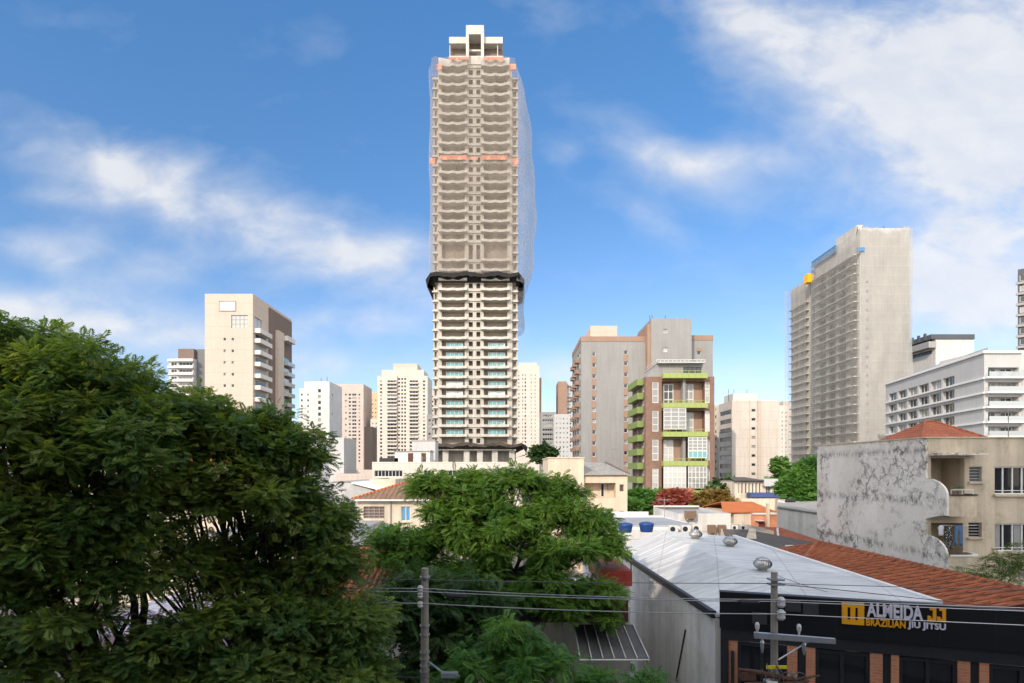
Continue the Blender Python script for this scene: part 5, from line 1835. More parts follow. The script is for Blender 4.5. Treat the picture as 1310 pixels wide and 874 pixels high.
    # flood lights on the fascia
    for px, py in ((970, 788), (1012, 772), (1034, 776)):
        ss, z = sz(px, py)
        q = MB()
        q.extr([(ss - 0.2, -0.45, z - 0.17), (ss + 0.2, -0.45, z - 0.17), (ss + 0.2, -0.38, z + 0.12), (ss - 0.2, -0.38, z + 0.12)], (0, 0.10, 0.02))
        lo = ob('flood_light', q, 'charcoal', t)
        ob('bracket', MB().box(ss - 0.02, ss + 0.02, -0.29, -0.121, z - 0.02, z + 0.02), 'charcoal', lo)
    # turbine ventilators stand on the roof ridge: things of their own
    for (px, py, Zv, lab) in ((890, 693, 28.4, 'steel turbine ventilator on the sunlit part of the white gym roof'),
                              (934, 703, 26.2, 'middle one of three steel turbine ventilators, just inside the shadow edge'),
                              (975.5, 734.5, 20.6, 'largest steel turbine ventilator, nearest to the sign, on the gym roof')):
        x, y, z = W(px, py, Zv)
        v = thing('roof_ventilator', lab, 'ventilator', (x, y, z), 0, 'turbine ventilators on the gym roof')
        v.scale = (0.84, 0.84, 0.84)
        ob('neck', MB().lathe([(0.24, -0.4), (0.20, 0.0), (0.19, 0.25), (0.22, 0.25)], n=18), 'galv', v, smooth=True)
        fin = MB()
        for kk in range(22):
            a = 2 * math.pi * kk / 22
            pr = []
            for j in range(7):
                f = j / 6
                rr_ = 0.24 + 0.15 * math.sin(math.pi * f) ** 0.8
                pr.append((rr_, 0.25 + 0.38 * f, a + 0.25 * f))
            for j in range(6):
                (ra, za_, aa), (rb, zb_, ab) = pr[j], pr[j + 1]
                w_ = 0.30
                fin.face([(ra * math.cos(aa), ra * math.sin(aa), za_), (ra * 0.94 * math.cos(aa + w_), ra * 0.94 * math.sin(aa + w_), za_),
                          (rb * 0.94 * math.cos(ab + w_), rb * 0.94 * math.sin(ab + w_), zb_), (rb * math.cos(ab), rb * math.sin(ab), zb_)])
        ob('turbine', fin, 'steel', v)
        ob('cap', MB().lathe([(0.27, 0.62), (0.27, 0.66), (0.16, 0.71), (0.03, 0.73), (0.02, 0.78), (0.0, 0.78)], n=18), 'steel', v, smooth=True)
        ob('flashing', MB().box(-0.42, 0.42, -0.42, 0.42, -0.06, 0.02), 'galv', v)
    return t


gym()

# red tiled roof between gym and the stained house
def tile_strip():
    t = thing('house', 'low house with weathered red tiled roof squeezed between gym and stained house', 'house', (12.0, 16, 0))
    k = 15 / F
    def wp(X_, Y_, z): return (X_ - k * Y_ - 12.0, Y_ - 16, z)
    q = MB()
    le0, le1 = wp(12.45, 16.1, 6.75), wp(12.45, 28.6, 6.75)
    r0, r1 = wp(15.0, 15.25, 7.42), wp(15.0, 27.0, 7.42)
    ri0, ri1 = wp(18.0, 14.2, 6.8), wp(18.0, 26.5, 6.8)
    q.extr([le0, r0, r1, le1], (0, 0, 0.1))
    q.extr([r0, ri0, ri1, r1], (0, 0, 0.1))
    rf = ob('roof', q, 'tile_ry', t)
    rc = MB()
    n = 40
    for i in range(n):
        f0, f1 = i / n, (i + 0.93) / n
        a = [r0[j] + (r1[j] - r0[j]) * f0 for j in range(3)]
        b = [r0[j] + (r1[j] - r0[j]) * f1 for j in range(3)]
        a[2] += 0.12
        b[2] += 0.10
        rc.tube([a, b], 0.11, 7, 0.09)
    ob('ridge_tiles', rc, 'tile_ry', rf)
    # raised courses so that the tiles read in relief
    tc = MB()
    for i in range(30):
        f = i / 30
        a = [le0[j] + (le1[j] - le0[j]) * f for j in range(3)]
        b = [r0[j] + (r1[j] - r0[j]) * f for j in range(3)]
        a[2] += 0.115
        b[2] += 0.115
        tc.tube([a, b], 0.07, 6)
    ob('cover_tiles', tc, 'tile_ry', rf)
    ob('wall', MB().box(0.6, 5.4, 0.6, 10, 0, 6.6), 'white_old', t)
    ob('hip_tiles', MB().tube([wp(12.6, 24.0, 6.95), wp(14.9, 26.8, 7.55)], 0.10, 7), 'tile_ry', rf)


tile_strip()

# ================================================================ STRUCTURES BEHIND THE TREES
def under_trees():
    # awning and red house
    Z = 19.5
    t = thing('canopy', 'smoked panel canopy with white ribs beside the white gym wall', 'canopy', (X(742, Z), Z, 0))
    s = Z / F
    w = 88 * s
    zt, zb = H(802, 21.2), H(844, 19.5)
    ob('panel', MB().extr([(0, 0, zb), (w, 0, zb), (w - 0.15, 1.9, zt), (0, 1.9, zt)], (0, 0, 0.03)), 'awn', t)
    for k in range(7):
        x = w * k / 6
        ob('rib', MB().tube([(x, -0.02, zb + 0.06), (x - 0.15 * k / 6, 1.9, zt + 0.06)], 0.022, 5), 'frame_w', t)
    ob('front_rail', MB().tube([(-0.02, -0.03, zb), (w + 0.02, -0.03, zb)], 0.03, 6), 'frame_w', t)
    ob('post', MB().tube([(w - 0.06, 0, 0), (w - 0.06, 0, zb)], 0.04, 6), 'frame_g', t)
    ob('post', MB().tube([(0.06, 0, 0), (0.06, 0, zb)], 0.04, 6), 'frame_g', t)
    t = thing('house', 'house with red painted band and white wall hidden behind the feathery tree', 'house', (X(690, 22), 22, 0))
    s = 22 / F
    w = X(806, 22) - X(690, 22)
    ob('wall', MB().box(0, w, 0, 6, 0, H(770, 22) - 0.2), 'white_old', t)
    ob('red_band', MB().box(0.0, w - 0.1, -0.15, -0.004, H(795, 22), H(768, 22)), 'maroon', t)
    ob('red_box', MB().box(w - 1.2, w + 0.02, -0.3, 3, H(748, 22), H(729, 22)), 'red', t)
    ob('upper_wall', MB().box(w - 1.1, w + 0.0, 0.1, 5.9, H(772, 22), H(748.2, 22)), 'white_old', t)
    ob('roof_railing', MB().tube([(w, -0.2, H(729, 22)), (w, -0.2, H(706, 22))], 0.025, 5), 'charcoal', t)
    # house in the gloom behind the middle trees
    t = thing('house', 'dim grey house with barred window behind the left utility pole', 'house', (X(520, 19), 19, 0))
    s = 19 / F
    ob('wall', MB().box(0, 4.2, 0, 8, 0, 5.4), 'old_cream', t)
    ob('window', winmesh(1.0, 1.4, 2, 2, 'frame_g', 'pane_n'), None, t, (1.9, -0.102, H(835, 19)))
    ob('roof', MB().extr([(-0.3, -0.4, 5.4), (4.5, -0.4, 5.4), (4.5, 8, 6.0), (-0.3, 8, 6.0)], (0, 0, 0.1)), 'roof_d', t)
    # left: low houses behind the big street tree
    t = thing('house', 'low house with spray painted pink and violet street wall, behind the street tree trunks', 'house', (-12.8, 16.2, 0))
    ob('wall', MB().box(0, 4.2, 0, 6, 0, 6.3), 'graffiti', t)
    ob('ledge', MB().box(-0.1, 4.3, -0.3, -0.004, 5.1, 5.3), 'white_old', t)
    t = thing('house', 'white walled house with red tiled roof seen through the branches', 'house', (-8.4, 20.5, 0))
    ob('wall', MB().box(0, 4.6, 0, 7, 0, 6.2), 'white_old', t)
    ob('roof', MB().extr([(-0.3, -0.4, 6.1), (4.9, -0.4, 6.1), (4.9, 4.5, 7.5), (-0.3, 4.5, 7.5)], (0, 0, 0.12)), 'tile_r', t)
    t = thing('warehouse', 'pale flat roofed warehouse behind the dark street tree', 'building', (-18, 34, 0))
    ob('wall', MB().box(0, 8.4, 0, 12, 0, 7.0), 'white', t)
    ob('roof', MB().box(-0.2, 8.5, -0.2, 12, 7.0, 7.2), 'roof_zinc', t)
    t = thing('house', 'pale house showing through gaps in the crown of the leftmost tree', 'house', (-36, 46, 0))
    ob('wall', MB().box(0, 15, 0, 10, 0, 11.5), 'cream_h', t)
    ob('roof', MB().extr([(-0.4, -0.4, 11.4), (15.4, -0.4, 11.4), (15.4, 5, 13.0), (-0.4, 5, 13.0)], (0, 0, 0.12)), 'tile_o', t)


under_trees()


# ================================================================ POLES AND WIRES
def pole(label, px, ytop, Z, r):
    x, y, z = W(px, ytop, Z)
    t = thing('utility_pole', label, 'utility pole', (x, Z, 0.13), 0, 'concrete utility poles along the street')
    top = z - 0.13
    ob('shaft', MB().tube([(0, 0, 0), (0, 0, top * 0.5), (0, 0, top)], r * 1.25, 12, r * 0.86), 'pole', t, smooth=False)
    return t, x, top


PZ = 14.0
t, xl, zl = pole('concrete utility pole left of centre, bare top above dark leaves', 543.5, 727, PZ, 0.105)
for py in (752, 760, 772):
    z = H(py, PZ) - 0.13
    ob('insulator', MB().lathe([(0.05, z - 0.08), (0.075, z - 0.03), (0.05, z), (0.075, z + 0.03), (0.04, z + 0.08)], -0.09, -0.12, 10), 'ceramic', t)
for py in (738, 800, 812, 834, 842, 851, 858):
    z = H(py, PZ) - 0.13
    ob('band', MB().lathe([(0.125, z - 0.02), (0.127, z + 0.02)], 0, 0, 12), 'galv', t)
ob('lamp_arm', MB().tube([(0.1, -0.05, H(853, PZ)), (0.42, -0.2, H(862, PZ)), (0.9, -0.5, H(860, PZ) - 0.05)], 0.025, 6), 'galv', t)
ob('lamp_head', MB().box(0.45, 0.85, -0.45, -0.3, H(866, PZ), H(860, PZ)), 'galv', t)

t, xr_, zr_ = pole('concrete utility pole with steel crossarm in front of the black gym fascia', 990.5, 732, PZ, 0.09)
for py in (741, 747):
    z = H(py, PZ) - 0.13
    ob('bracket', MB().box(-0.14, 0.2, -0.14, 0.1, z - 0.02, z + 0.02), 'galv', t)
for py in (769, 785):
    z = H(py, PZ) - 0.13
    ob('insulator', MB().lathe([(0.06, z - 0.13), (0.10, z - 0.08), (0.09, z + 0.03), (0.11, z + 0.06), (0.05, z + 0.12), (0.02, z + 0.12)], 0.12, -0.1, 12), 'ceramic', t)
zc = H(816, PZ) - 0.13
xa, xb = X(962, PZ) - xr_, X(1056, PZ) - xr_
ob('crossarm', MB().extr([(xa, -0.16, zc - 0.02 + 0.05), (xb, -0.45, zc - 0.02), (xb, -0.45, zc + 0.10), (xa, -0.16, zc + 0.12 + 0.05)], (0.02, 0.1, 0)), 'galv', t)
ob('brace', MB().tube([(0.05, -0.12, zc - 0.5), (0.75, -0.24, zc)], 0.022, 5), 'galv', t)
for px in (966, 1015):
    x = X(px, PZ) - xr_
    yy = -0.16 - 0.29 * (x - xa) / (xb - xa) + 0.05
    ob('insulator', MB().lathe([(0.02, zc + 0.15), (0.03, zc + 0.22), (0.05, zc + 0.27), (0.055, zc + 0.36), (0.03, zc + 0.41), (0.01, zc + 0.41)], x, yy, 10), 'ceramic', t)
    ob('hanging_insulator', MB().lathe([(0.02, zc), (0.05, zc - 0.08), (0.045, zc - 0.2), (0.02, zc - 0.33), (0.01, zc - 0.33)], x + 0.12, yy, 8), 'galv', t)
q = MB()
q.box(X(943, PZ) - xr_, X(962, PZ) - xr_, -0.25, -0.05, H(866, PZ) - .13, H(856, PZ) - 0.13)
ob('junction_box', q, 'rust', t)
ob('cable_bundle', MB().tube([(X(940, PZ) - xr_, -0.18, H(853, PZ) - .13), (X(962, PZ) - xr_, -0.2, H(856, PZ) - .13), (0, -0.22, H(862, PZ) - .13), (X(1010, PZ) - xr_, -0.2, H(866, PZ) - .13), (X(1045, PZ) - xr_, -0.12, H(862, PZ) - .13)], [0.035, 0.06, 0.07, 0.05, 0.02], 8), 'rust', t)
ob('cable_bundle', MB().tube([(X(948, PZ) - xr_, -0.22, H(870, PZ) - .13), (0, -0.28, H(872, PZ) - .13), (X(1030, PZ) - xr_, -0.18, H(868, PZ) - .13)], [0.04, 0.09, 0.03], 8), 'rust', t)
lp = MB()
rnd = random.Random(4)
for k in range(9):
    x0_ = rnd.uniform(-0.45, 0.4)
    z0_ = H(rnd.uniform(845, 858), PZ) - .13
    lp.tube([(x0_, -0.15, z0_), (x0_ + rnd.uniform(-.1, .1), -0.3, z0_ - 0.15), (x0_ + rnd.uniform(-.2, .2), -0.3, z0_ - 0.4), (x0_ + rnd.uniform(-.1, .1), -0.2, z0_ - 0.8)], 0.011, 5)
ob('loose_cable', lp, 'cable', t)
rnd = random.Random(8)
for k in range(4):
    cxl, czl, rl = rnd.uniform(-0.5, 0.5), H(rnd.uniform(862, 880), PZ) - .13, rnd.uniform(0.12, 0.22)
    ob('cable_coil', MB().tube([(cxl + rl * math.cos(a_ * 0.5), -0.26 + 0.01 * a_, czl + rl * math.sin(a_ * 0.5)) for a_ in range(14)], 0.014, 5), 'cable', t)
ob('terminal_box', MB().box(-0.32, -0.08, -0.36, -0.12, H(884, PZ) - .13, H(866, PZ) - .13), 'ac', t)
ob('yellow_tag', MB().box(X(977, PZ) - xr_, X(1003, PZ) - xr_, -0.16, -0.13, H(853, PZ) - .13, H(849, PZ) - .13), 'ylw_tag', t)


def wire(name, label, pts, r, mat, sag=0.12):
    q = MB()
    out = []
    for (a, b) in zip(pts, pts[1:]):
        for k in range(16):
            f = k / 16
            p = [a[j] + (b[j] - a[j]) * f for j in range(3)]
            p[2] -= sag * 4 * f * (1 - f)
            out.append(p)
    out.append(list(pts[-1]))
    q.tube(out, r, 6)
    o = ob(name, q, mat)
    tag(o, label, 'cable', 'overhead cables between the utility poles')


LX, RX = -26.0, 30.0
wire('power_cable', 'thinnest topmost cable running between the two pole tops', [(LX, 15, 8.6), W(543.5, 742, 13.9), W(990, 746.5, 13.9), (RX, 12.5, 7.9)], 0.009, 'cable', 0.02)
wire('power_cable', 'upper of the thick paired cables passing in front of the gym fascia', [(LX, 15, 8.2), W(543.5, 753, 13.84), W(990, 767, 13.84), (RX, 12.5, 7.5)], 0.010, 'cable_l', 0.06)
wire('power_cable', 'second of the thick paired cables, just under the upper one', [(LX, 15, 8.1), W(543.5, 757, 13.84), W(990, 769.5, 13.84), (RX, 12.5, 7.3)], 0.011, 'cable_l', 0.05)
wire('power_cable', 'lowest thick cable crossing the sign and the white gym wall', [(LX, 15, 7.9), W(543.5, 772, 13.84), W(990, 785.5, 13.84), (RX, 12.5, 6.9)], 0.012, 'cable_l', 0.06)
wire('power_cable', 'low thin cable at the foot of the left pole', [(LX, 15, 6.3), W(543.5, 867, 13.85), (2.4, 13.85, 5.2)], 0.01, 'cable', 0.05)
wire('drop_cable', 'reddish service drop running off the right pole over the gym roof', [W(940, 746, 14), W(990, 747, 14.0), W(1066, 754, 14.4), W(1310, 780, 14.0)], 0.010, 'maroon', 0.0)
wire('drop_cable', 'dashed looking thin cable sloping over the white roof to the right pole', [W(992, 735, 14), W(1058, 757, 15.6)], 0.007, 'cable', 0.03)


def tv_antenna(label, px, py, Z, h):
    x, y, z = W(px, py, Z)
    t = thing('tv_antenna', label, 'antenna', (x, y, z), 0.4)
    ob('mast', MB().tube([(0, 0, 0), (0, 0, h)], 0.03, 5), 'frame_g', t)
    ob('boom', MB().tube([(-0.7, 0, h * 0.92), (0.7, 0, h * 0.92)], 0.02, 4), 'frame_g', t)
    for k in range(5):
        xx = -0.6 + 0.3 * k
        ob('rod', MB().tube([(xx, -0.35, h * 0.92), (xx, 0.35, h * 0.92)], 0.012, 4), 'frame_g', t)


tv_antenna('thin tv antenna on the sheet roof of the peach house', 786, 597, 66, 2.2)
tv_antenna('tv antenna on the ridge of the brown tiled roof', 540, 612, 46.5, 1.8)
tv_antenna('tv antenna on the flat top of the stained house beside its red hip roof', 1290, 561, 36, 1.9)
tv_antenna('tv antenna on the white workshop roof behind the tanks', 850, 662, 48, 1.6)
for nm, lab, px, py in (('cable_joint', 'dark cable joint box hanging on the paired cables right of the left pole', 584, 759), ('cable_joint', 'dark cable joint box on the paired cables left of the right pole', 958, 766.5)):
    x, y, z = W(px, py, 13.8)
    o = ob(nm, MB().tube([(-0.26, 0, -0.06), (-0.2, 0, -0.06), (0.2, 0, -0.075), (0.26, 0, -0.075)], [0.02, 0.06, 0.06, 0.02], 8), 'charcoal', None, (x, y, z))
    tag(o, lab, 'cable joint')

# ================================================================ TREES
def spray(rs, n, length, lw, ll, droop):
    """one feathery leaf spray: leaflets in pairs along a drooping stalk; returns quads (n*2,4,3) in local frame, stalk along +x"""
    out = []
    for i in range(n):
        f = (i + 0.8) / n
        x = length * f
        z = -droop * length * f * f
        L_ = ll * (0.55 + 0.9 * math.sin(math.pi * min(f, 0.97)) )
        for sgn in (-1, 1):
            a = R(58 - 25 * f)
            dxx, dyy = math.cos(a) * L_, sgn * math.sin(a) * L_
            dz = -L_ * (0.25 + 0.4 * rs.random())
            px, py = -math.sin(a) * lw / 2, sgn * math.cos(a) * lw / 2
            m = (x + dxx * 0.5, dyy * 0.5, z + dz * 0.35)
            out.append([(x, 0, z), (m[0] + px, m[1] + py, m[2]), (x + dxx, dyy, z + dz), (m[0] - px, m[1] - py, m[2])])
    return np.array(out)


def crown(name, parent, clumps, per, mat, size=0.5, n=7, lw=0.06, ll=0.16, droop=0.35, seed=0, up=0.25, scatter=1.0):
    """clumps: (x,y,z,r) - sprays radiate from each clump centre"""
    rs = np.random.default_rng(seed)
    rr = random.Random(seed)
    temps = [spray(rr, n, size, lw, ll, droop * k) for k in (0.6, 1.0, 1.5)]
    V, tint = [], []
    for (cx, cy, cz, cr) in clumps:
        m = max(6, int(per * (0.7 + 0.6 * rs.random())))
        d = rs.normal(size=(m, 3))
        d[:, 2] = d[:, 2] * 0.65 + up
        d /= np.linalg.norm(d, axis=1)[:, None] + 1e-9
        base = np.array([cx, cy, cz]) + d * (cr * (rs.random(m)[:, None] ** 0.6) * scatter) * np.array([1, 1, 0.62])
        ct = rs.random()
        for i in range(m):
            x = d[i].copy()
            x[2] *= 0.5
            x += rs.normal(size=3) * 0.28
            x /= np.linalg.norm(x)
            upv = np.array([0, 0, 1.0]) + rs.normal(size=3) * 0.3
            y = np.cross(upv, x)
            y /= np.linalg.norm(y) + 1e-9
            z = np.cross(x, y)
            sc = 0.7 + 0.6 * rs.random()
            tq = temps[int(rs.integers(3))]
            q = tq.reshape(-1, 3) * sc
            w = base[i] + q[:, :1] * x + q[:, 1:2] * y + q[:, 2:3] * z
            V.append(w)
            tint.append(np.full(len(tq), np.clip(ct ** 1.3 * 0.85 + rs.normal() * 0.2 + 0.1, 0, 1)))
    V = np.concatenate(V)
    tint = np.concatenate(tint)
    off = np.array(parent.location)
    V = V - off
    nq = len(V) // 4
    me = bpy.data.meshes.new(name)
    me.vertices.add(len(V))
    me.vertices.foreach_set('co', V.astype(np.float32).ravel())
    me.loops.add(nq * 4)
    me.loops.foreach_set('vertex_index', np.arange(nq * 4, dtype=np.int32))
    me.polygons.add(nq)
    me.polygons.foreach_set('loop_start', np.arange(0, nq * 4, 4, dtype=np.int32))
    me.polygons.foreach_set('loop_total', np.full(nq, 4, dtype=np.int32))
    at = me.attributes.new('tint', 'FLOAT', 'FACE')
    at.data.foreach_set('value', tint.astype(np.float32))
    me.materials.append(M[mat])
    me.update()
    me.validate()
    o = bpy.data.objects.new(name, me)
    C.objects.link(o)
    o.parent = parent
    return nq


NQ = 0


def tree(name, label, base, lobes, dens, per, mat, bark='bark', seed=0, fork=0.45, tr=0.2, group=None, cat='tree', limbs=True, twigs=0.5, **kw):
    """lobes: (px, py, Z, rx, ry, rz): ellipsoid lobes of the crown; dens = clumps per lobe per m2 of its surface"""
    global NQ
    rs = random.Random(seed)
    t = thing(name, label, cat, base, 0, group)
    clumps = []
    bx, by, bz = base
    trunk = MB()
    cen = []
    for (px, py, Z, rx, ry, rz) in lobes:
        c = W(px, py, Z)
        cen.append((c, (rx, ry, rz)))
    zmin = min(c[2] - r_[2] for c, r_ in cen)
    top = max(c[2] for c, r_ in cen)
    fk = Vector((bx + rs.uniform(-.2, .2), by, bz + (top - bz) * fork))
    if limbs:
        trunk.tube([Vector((0, 0, -0.2)), (fk - Vector(base)) * 0.55 + Vector((rs.uniform(-.15, .15), 0, 0)), fk - Vector(base)], [tr * 1.25, tr, tr * 0.8], 9)
    for c, (rx, ry, rz) in cen:
        area = 4 * math.pi * ((rx * ry) ** 1.6 / 3 + (rx * rz) ** 1.6 / 3 + (ry * rz) ** 1.6 / 3) ** (1 / 1.6)
        nC = max(3, int(area * dens))
        if limbs:
            cv = Vector(c)
            mid = fk.lerp(cv, 0.5) + Vector((rs.uniform(-.3, .3), rs.uniform(-.3, .3), -0.12 * (cv - fk).length))
            lim, rad = [], []
            ph = [rs.uniform(0, 6.28) for _ in range(6)]
            ln_ = (cv - fk).length
            for j in range(15):
                f = j / 14
                p = fk * ((1 - f) ** 2) + mid * (2 * f * (1 - f)) + cv * (f * f)
                wob = 0.045 * math.sin(math.pi * f) * ln_
                off = Vector([wob * (math.sin(5 * f + ph[a]) + 0.45 * math.sin(13 * f + ph[a + 3])) for a in range(3)])
                lim.append(p + off - Vector(base))
                rad.append(tr * (0.40 - 0.33 * f))
            trunk.tube(lim, rad, 7)
        for i in range(nC):
            while True:
                d = Vector((rs.gauss(0, 1), rs.gauss(0, 1), rs.gauss(0, 1)))
                if d.length > 0.1:
                    break
            d.normalize()
            if d.z < -0.55:
                d.z *= 0.5
            q = 0.55 + 0.5 * rs.random()
            p = Vector((c[0] + d.x * rx * q, c[1] + d.y * ry * q, c[2] + d.z * rz * q))
            clumps.append((p.x, p.y, p.z, kw.get('cr', 0.5) * (0.7 + 0.6 * rs.random())))
            if limbs and rs.random() < twigs:
                a = Vector(c).lerp(fk, rs.uniform(0.0, 0.55))
                m = a.lerp(p, 0.55) + Vector((rs.uniform(-.15, .15), rs.uniform(-.15, .15), rs.uniform(-0.05, .12)))
                trunk.tube([a - Vector(base), m - Vector(base), p - Vector(base)], [tr * 0.14, tr * 0.09, tr * 0.04], 5, cap=False)
    kw2 = {k: v for k, v in kw.items() if k != 'cr'}
    NQ += crown('crown', t, clumps, per, mat, seed=seed, **kw2)
    if limbs:
        ob('trunk', trunk, bark, t, smooth=True)
    return t


near = dict(size=0.18, n=6, lw=0.028, ll=0.062, droop=0.25, cr=0.46, up=0.3)
# leftmost street tree: sunlit top
tree('street_tree', 'tall dark green street tree at the far left, its crown top lit by the sun', (-8.0, 11.6, 0.1),
     [(10, 455, 11.8, 1.5, 1.5, 0.75), (110, 480, 11.8, 1.2, 1.2, 0.62), (-70, 480, 12, 1.4, 1.4, 1.0), (195, 530, 12, 1.1, 1.1, 0.65), (40, 540, 11, 1.5, 1.3, 0.85),
      (140, 580, 11, 1.3, 1.2, 0.7), (20, 630, 10.6, 1.1, 1.1, 0.6), (60, 700, 10.4, 0.9, 0.9, 0.5), (-30, 700, 10.5, 1.1, 1, 0.9), (130, 650, 11, 1.0, 1.0, 0.5),
      (20, 755, 10.5, 0.65, 0.7, 0.35), (105, 735, 10.6, 0.5, 0.6, 0.3), (-20, 830, 10, 0.5, 0.6, 0.4), (175, 745, 11, 0.5, 0.6, 0.28), (70, 800, 10.2, 0.45, 0.5, 0.25), (30, 845, 10.4, 0.5, 0.6, 0.3), (115, 800, 10.8, 0.4, 0.5, 0.25), (95, 868, 10.2, 0.5, 0.5, 0.2)],
     2.7, 92, 'leaf_a', seed=11, tr=0.26, fork=0.42, twigs=0.6, **near)
tree('street_tree', 'broad dark street tree left of centre whose rounded right edge stands before the skyline', (-5.2, 13.0, 0.1),
     [(300, 560, 13.2, 1.3, 1.3, 0.72), (375, 575, 13.2, 0.75, 1.1, 0.62), (250, 545, 13.2, 1.2, 1.2, 0.7), (330, 630, 12.6, 1.3, 1.2, 0.65), (225, 630, 12.2, 1.2, 1.2, 0.6),
      (405, 665, 13, 0.8, 1.0, 0.6), (420, 725, 12.8, 0.72, 1.0, 0.6), (345, 690, 13.2, 0.9, 0.8, 0.45), (180, 690, 11.4, 0.8, 0.9, 0.4),
      (260, 720, 12, 0.7, 0.8, 0.35), (300, 745, 12.4, 0.7, 0.8, 0.3), (390, 745, 12.8, 0.7, 0.8, 0.4)],
     2.9, 90, 'leaf_a', seed=12, tr=0.22, fork=0.35, twigs=0.7, **near)
tree('street_tree', 'lower shaded tree with dense dull foliage at the foot of the left pole', (-3.9, 12.6, 0.1),
     [(400, 790, 12.2, 0.95, 0.9, 0.62), (450, 800, 12.6, 0.65, 0.9, 0.7), (330, 850, 11.4, 0.9, 0.9, 0.5), (430, 860, 11.8, 0.9, 0.8, 0.6), (250, 860, 11.2, 0.75, 0.8, 0.5),
      (475, 850, 12.8, 0.45, 0.7, 0.6), (300, 800, 11.6, 0.8, 0.7, 0.35), (170, 855, 10.8, 0.65, .7, 0.35), (235, 805, 11.2, 0.7, 0.7, 0.35), (345, 770, 12, 0.7, 0.7, 0.35)],
     2.9, 92, 'leaf_a', seed=13, tr=0.18, fork=0.5, **near)
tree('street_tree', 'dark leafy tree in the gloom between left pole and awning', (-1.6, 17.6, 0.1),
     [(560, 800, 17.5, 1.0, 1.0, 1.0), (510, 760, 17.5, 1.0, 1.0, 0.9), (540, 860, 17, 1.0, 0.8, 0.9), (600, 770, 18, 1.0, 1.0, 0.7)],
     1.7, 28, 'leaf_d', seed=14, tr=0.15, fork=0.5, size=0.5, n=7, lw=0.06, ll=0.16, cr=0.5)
# feathery tree in the middle
tree('feathery_tree', 'light green feathery tree in the middle with flat layered sprays', (0.2, 23.5, 0.1),
     [(600, 628, 23, 1.15, 1.2, 0.6), (655, 615, 23.6, 0.95, 1.1, 0.5), (705, 630, 23.6, 1.1, 1.1, 0.65), (548, 622, 22.6, 0.7, 0.8, 0.42), (750, 672, 23.2, 1.0, 1.1, 0.6),
      (590, 682, 22, 1.2, 1.0, 0.55), (660, 680, 21.6, 1.2, 1.0, 0.6), (725, 705, 21.6, 1.1, 1.0, 0.45), (775, 700, 22.6, 0.75, 0.9, 0.5),
      (530, 715, 21.4, 1.0, 0.9, 0.5), (600, 735, 21, 1.3, 1.0, 0.5), (690, 752, 20.8, 1.3, 1.0, 0.55), (760, 755, 21, 0.9, 0.9, 0.5), (490, 715, 21.6, 0.5, 0.7, 0.35), (640, 650, 22.5, 0.9, 0.9, 0.5), (505, 690, 22, 0.75, 0.8, 0.4), (550, 690, 22, 0.8, 0.8, 0.4), (725, 655, 23, 0.8, 0.9, 0.45), (600, 655, 22.2, 0.8, 0.9, 0.45), (690, 660, 22.6, 0.9, 0.9, 0.5), (560, 655, 22, 0.6, 0.7, 0.4), (625, 705, 21.4, 1.0, 0.9, 0.4), (695, 715, 21.4, 0.9, 0.9, 0.4),
      (770, 790, 20.8, 0.45, 0.6, 0.4), (640, 765, 20.4, 1.2, 0.9, 0.45), (545, 755, 20.6, 1.1, 0.9, 0.45), (725, 775, 20.5, 0.8, 0.8, 0.45)],
     2.1, 85, 'leaf_b', 'bark_l', seed=21, tr=0.22, fork=0.62, size=0.28, n=7, lw=0.036, ll=0.078, droop=0.45, cr=0.5, up=0.3)
tree('street_tree', 'small fresh green tree with drooping leaflets in front of the feathery tree', (0.2, 15.6, 0.1),
     [(655, 812, 15.6, 0.72, 0.75, 0.40), (612, 845, 15.2, 0.72, 0.7, 0.42), (705, 850, 15.3, 0.75, 0.7, 0.45), (655, 865, 14.8, 0.8, 0.7, 0.45), (580, 875, 15.2, 0.5, 0.6, 0.4)],
     2.8, 60, 'leaf_c', seed=22, tr=0.12, fork=0.7, size=0.24, n=7, lw=0.032, ll=0.08, droop=0.8, cr=0.32, up=0.2)
tree('shrub', 'rounded green shrub under the canopy at the bottom edge, left of the gym wall', (3.1, 17.2, 0.1),
     [(775, 880, 17.2, 0.8, 0.7, 0.5), (825, 878, 17, 0.65, 0.6, 0.55), (740, 885, 17.4, 0.5, 0.5, 0.45)],
     2.6, 50, 'leaf_c', seed=23, tr=0.08, fork=0.7, cat='shrub', size=0.2, n=6, lw=0.035, ll=0.07, droop=0.3, cr=0.3)
# farther trees
far = dict(size=0.55, n=5, lw=0.14, ll=0.22, droop=0.3, cr=0.62)
tree('garden_tree', 'red flowering tree in front of the brick loft building', (X(865, 78), 78, 0),
     [(858, 641, 78, 1.6, 1.5, 1.1), (872, 640, 78, 1.6, 1.5, 1.1), (865, 634, 79, 1.3, 1.3, 0.7)], 1.7, 40, 'leaf_red', seed=31, tr=0.15, fork=0.6, **far)
tree('garden_tree', 'orange and olive leaved tree right of the red flowering tree', (X(908, 76), 76, 0),
     [(900, 643, 76, 1.3, 1.3, 1.0), (915, 640, 76, 1.8, 1.5, 1.3), (928, 650, 74, 1.0, 1.2, 1.2), (905, 652, 74, 1.8, 1.5, 1.0)], 1.7, 40, 'leaf_or', seed=32, tr=0.18, fork=0.5, **far)
tree('garden_tree', 'low bright green hedge-like tree left of the red flowering tree', (X(825, 82), 82, 0),
     [(815, 634, 82, 1.6, 1.5, 0.7), (833, 636, 82, 1.6, 1.5, 0.7), (825, 648, 80, 2.6, 1.5, 0.8), (808, 648, 78, 1.2, 1, 0.9)], 1.7, 40, 'leaf_c', seed=33, tr=0.15, fork=0.5, **far)
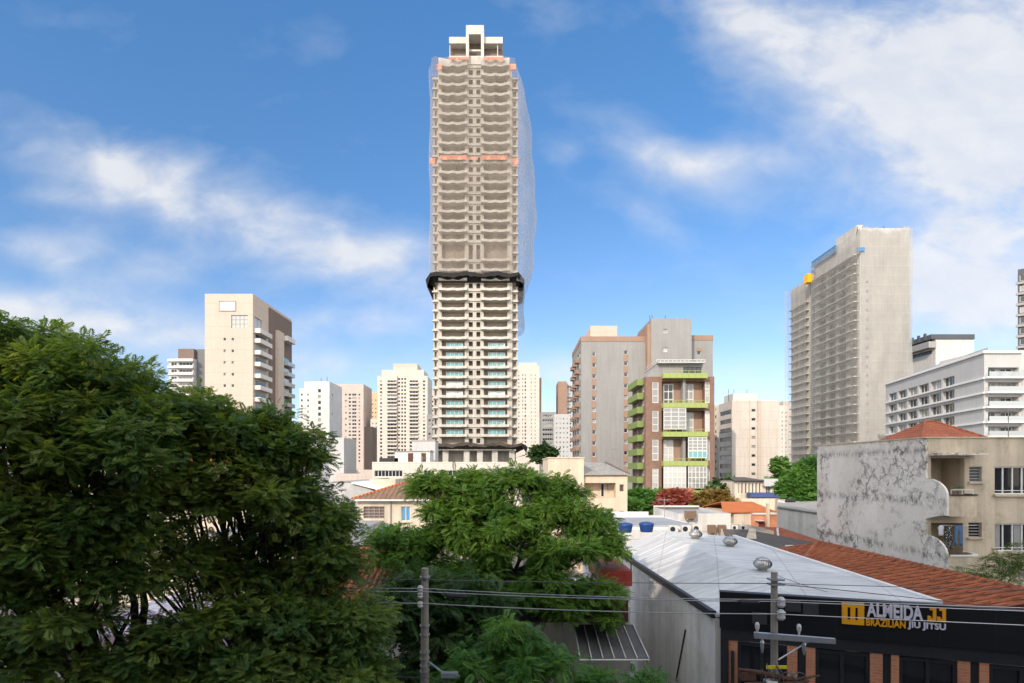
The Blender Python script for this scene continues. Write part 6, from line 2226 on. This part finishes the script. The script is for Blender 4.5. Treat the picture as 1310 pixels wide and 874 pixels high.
tree('garden_tree', 'dark rounded tree in front of the cream slab block', (X(934, 112), 112, 0),
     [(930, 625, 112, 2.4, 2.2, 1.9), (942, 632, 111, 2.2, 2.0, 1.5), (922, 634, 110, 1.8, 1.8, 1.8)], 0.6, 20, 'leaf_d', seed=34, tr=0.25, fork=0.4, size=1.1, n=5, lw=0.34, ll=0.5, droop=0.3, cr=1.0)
tree('garden_tree', 'deep green tree rising beside the stained house, below the netted building', (X(1030, 66), 66, 0),
     [(1024, 612, 66, 1.5, 1.5, 1.3), (1040, 604, 66, 1.5, 1.5, 1.4), (1012, 624, 65, 1.3, 1.3, 1.0), (1040, 626, 65, 1.7, 1.5, 1.3), (1020, 634, 64, 1.5, 1.3, 0.8)], 1.8, 40, 'leaf_c', seed=35, tr=0.2, fork=0.5, size=0.5, n=5, lw=0.12, ll=0.20, droop=0.3, cr=0.6)
tree('garden_tree', 'small far tree at the foot of the netted building, by the cream slab', (X(1002, 150), 150, 0),
     [(1001, 598, 150, 1.8, 1.6, 2.2), (1003, 612, 150, 2.2, 1.6, 2.2)], 0.6, 18, 'leaf_c', seed=36, tr=0.2, fork=0.4, size=1.2, n=5, lw=0.36, ll=0.5, droop=0.3, cr=1.0)
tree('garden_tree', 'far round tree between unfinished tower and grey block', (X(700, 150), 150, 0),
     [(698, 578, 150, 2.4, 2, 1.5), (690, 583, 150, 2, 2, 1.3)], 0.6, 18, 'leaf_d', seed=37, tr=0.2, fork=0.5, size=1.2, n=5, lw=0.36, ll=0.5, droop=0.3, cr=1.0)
tree('bamboo_plant', 'pale green bamboo thicket in front of the old cream house', (X(1268, 27.5), 27.5, 0),
     [(1240, 735, 28, 0.7, 0.6, 0.5), (1275, 730, 27.5, 0.8, 0.6, 0.8), (1302, 715, 27.5, 0.8, 0.6, 1.0), (1330, 725, 27, 0.9, 0.6, 1.0), (1260, 750, 26.5, 0.8, 0.6, 0.4)],
     0.9, 14, 'leaf_y', seed=38, tr=0.05, fork=0.7, cat='bamboo', size=0.5, n=6, lw=0.04, ll=0.2, droop=0.7, cr=0.4)
# potted plant on balcony
tree('potted_plant', 'small potted plant on the upper balcony ledge of the stained house', W(1228, 634, 31.2),
     [(1228, 622, 31.2, 0.14, 0.12, 0.22)], 9, 5, 'leaf_c', seed=39, tr=0.02, fork=0.3, cat='plant', size=0.12, n=4, lw=0.03, ll=0.06, cr=0.08)
print('leaf quads', NQ, 'objects', len(bpy.data.objects))
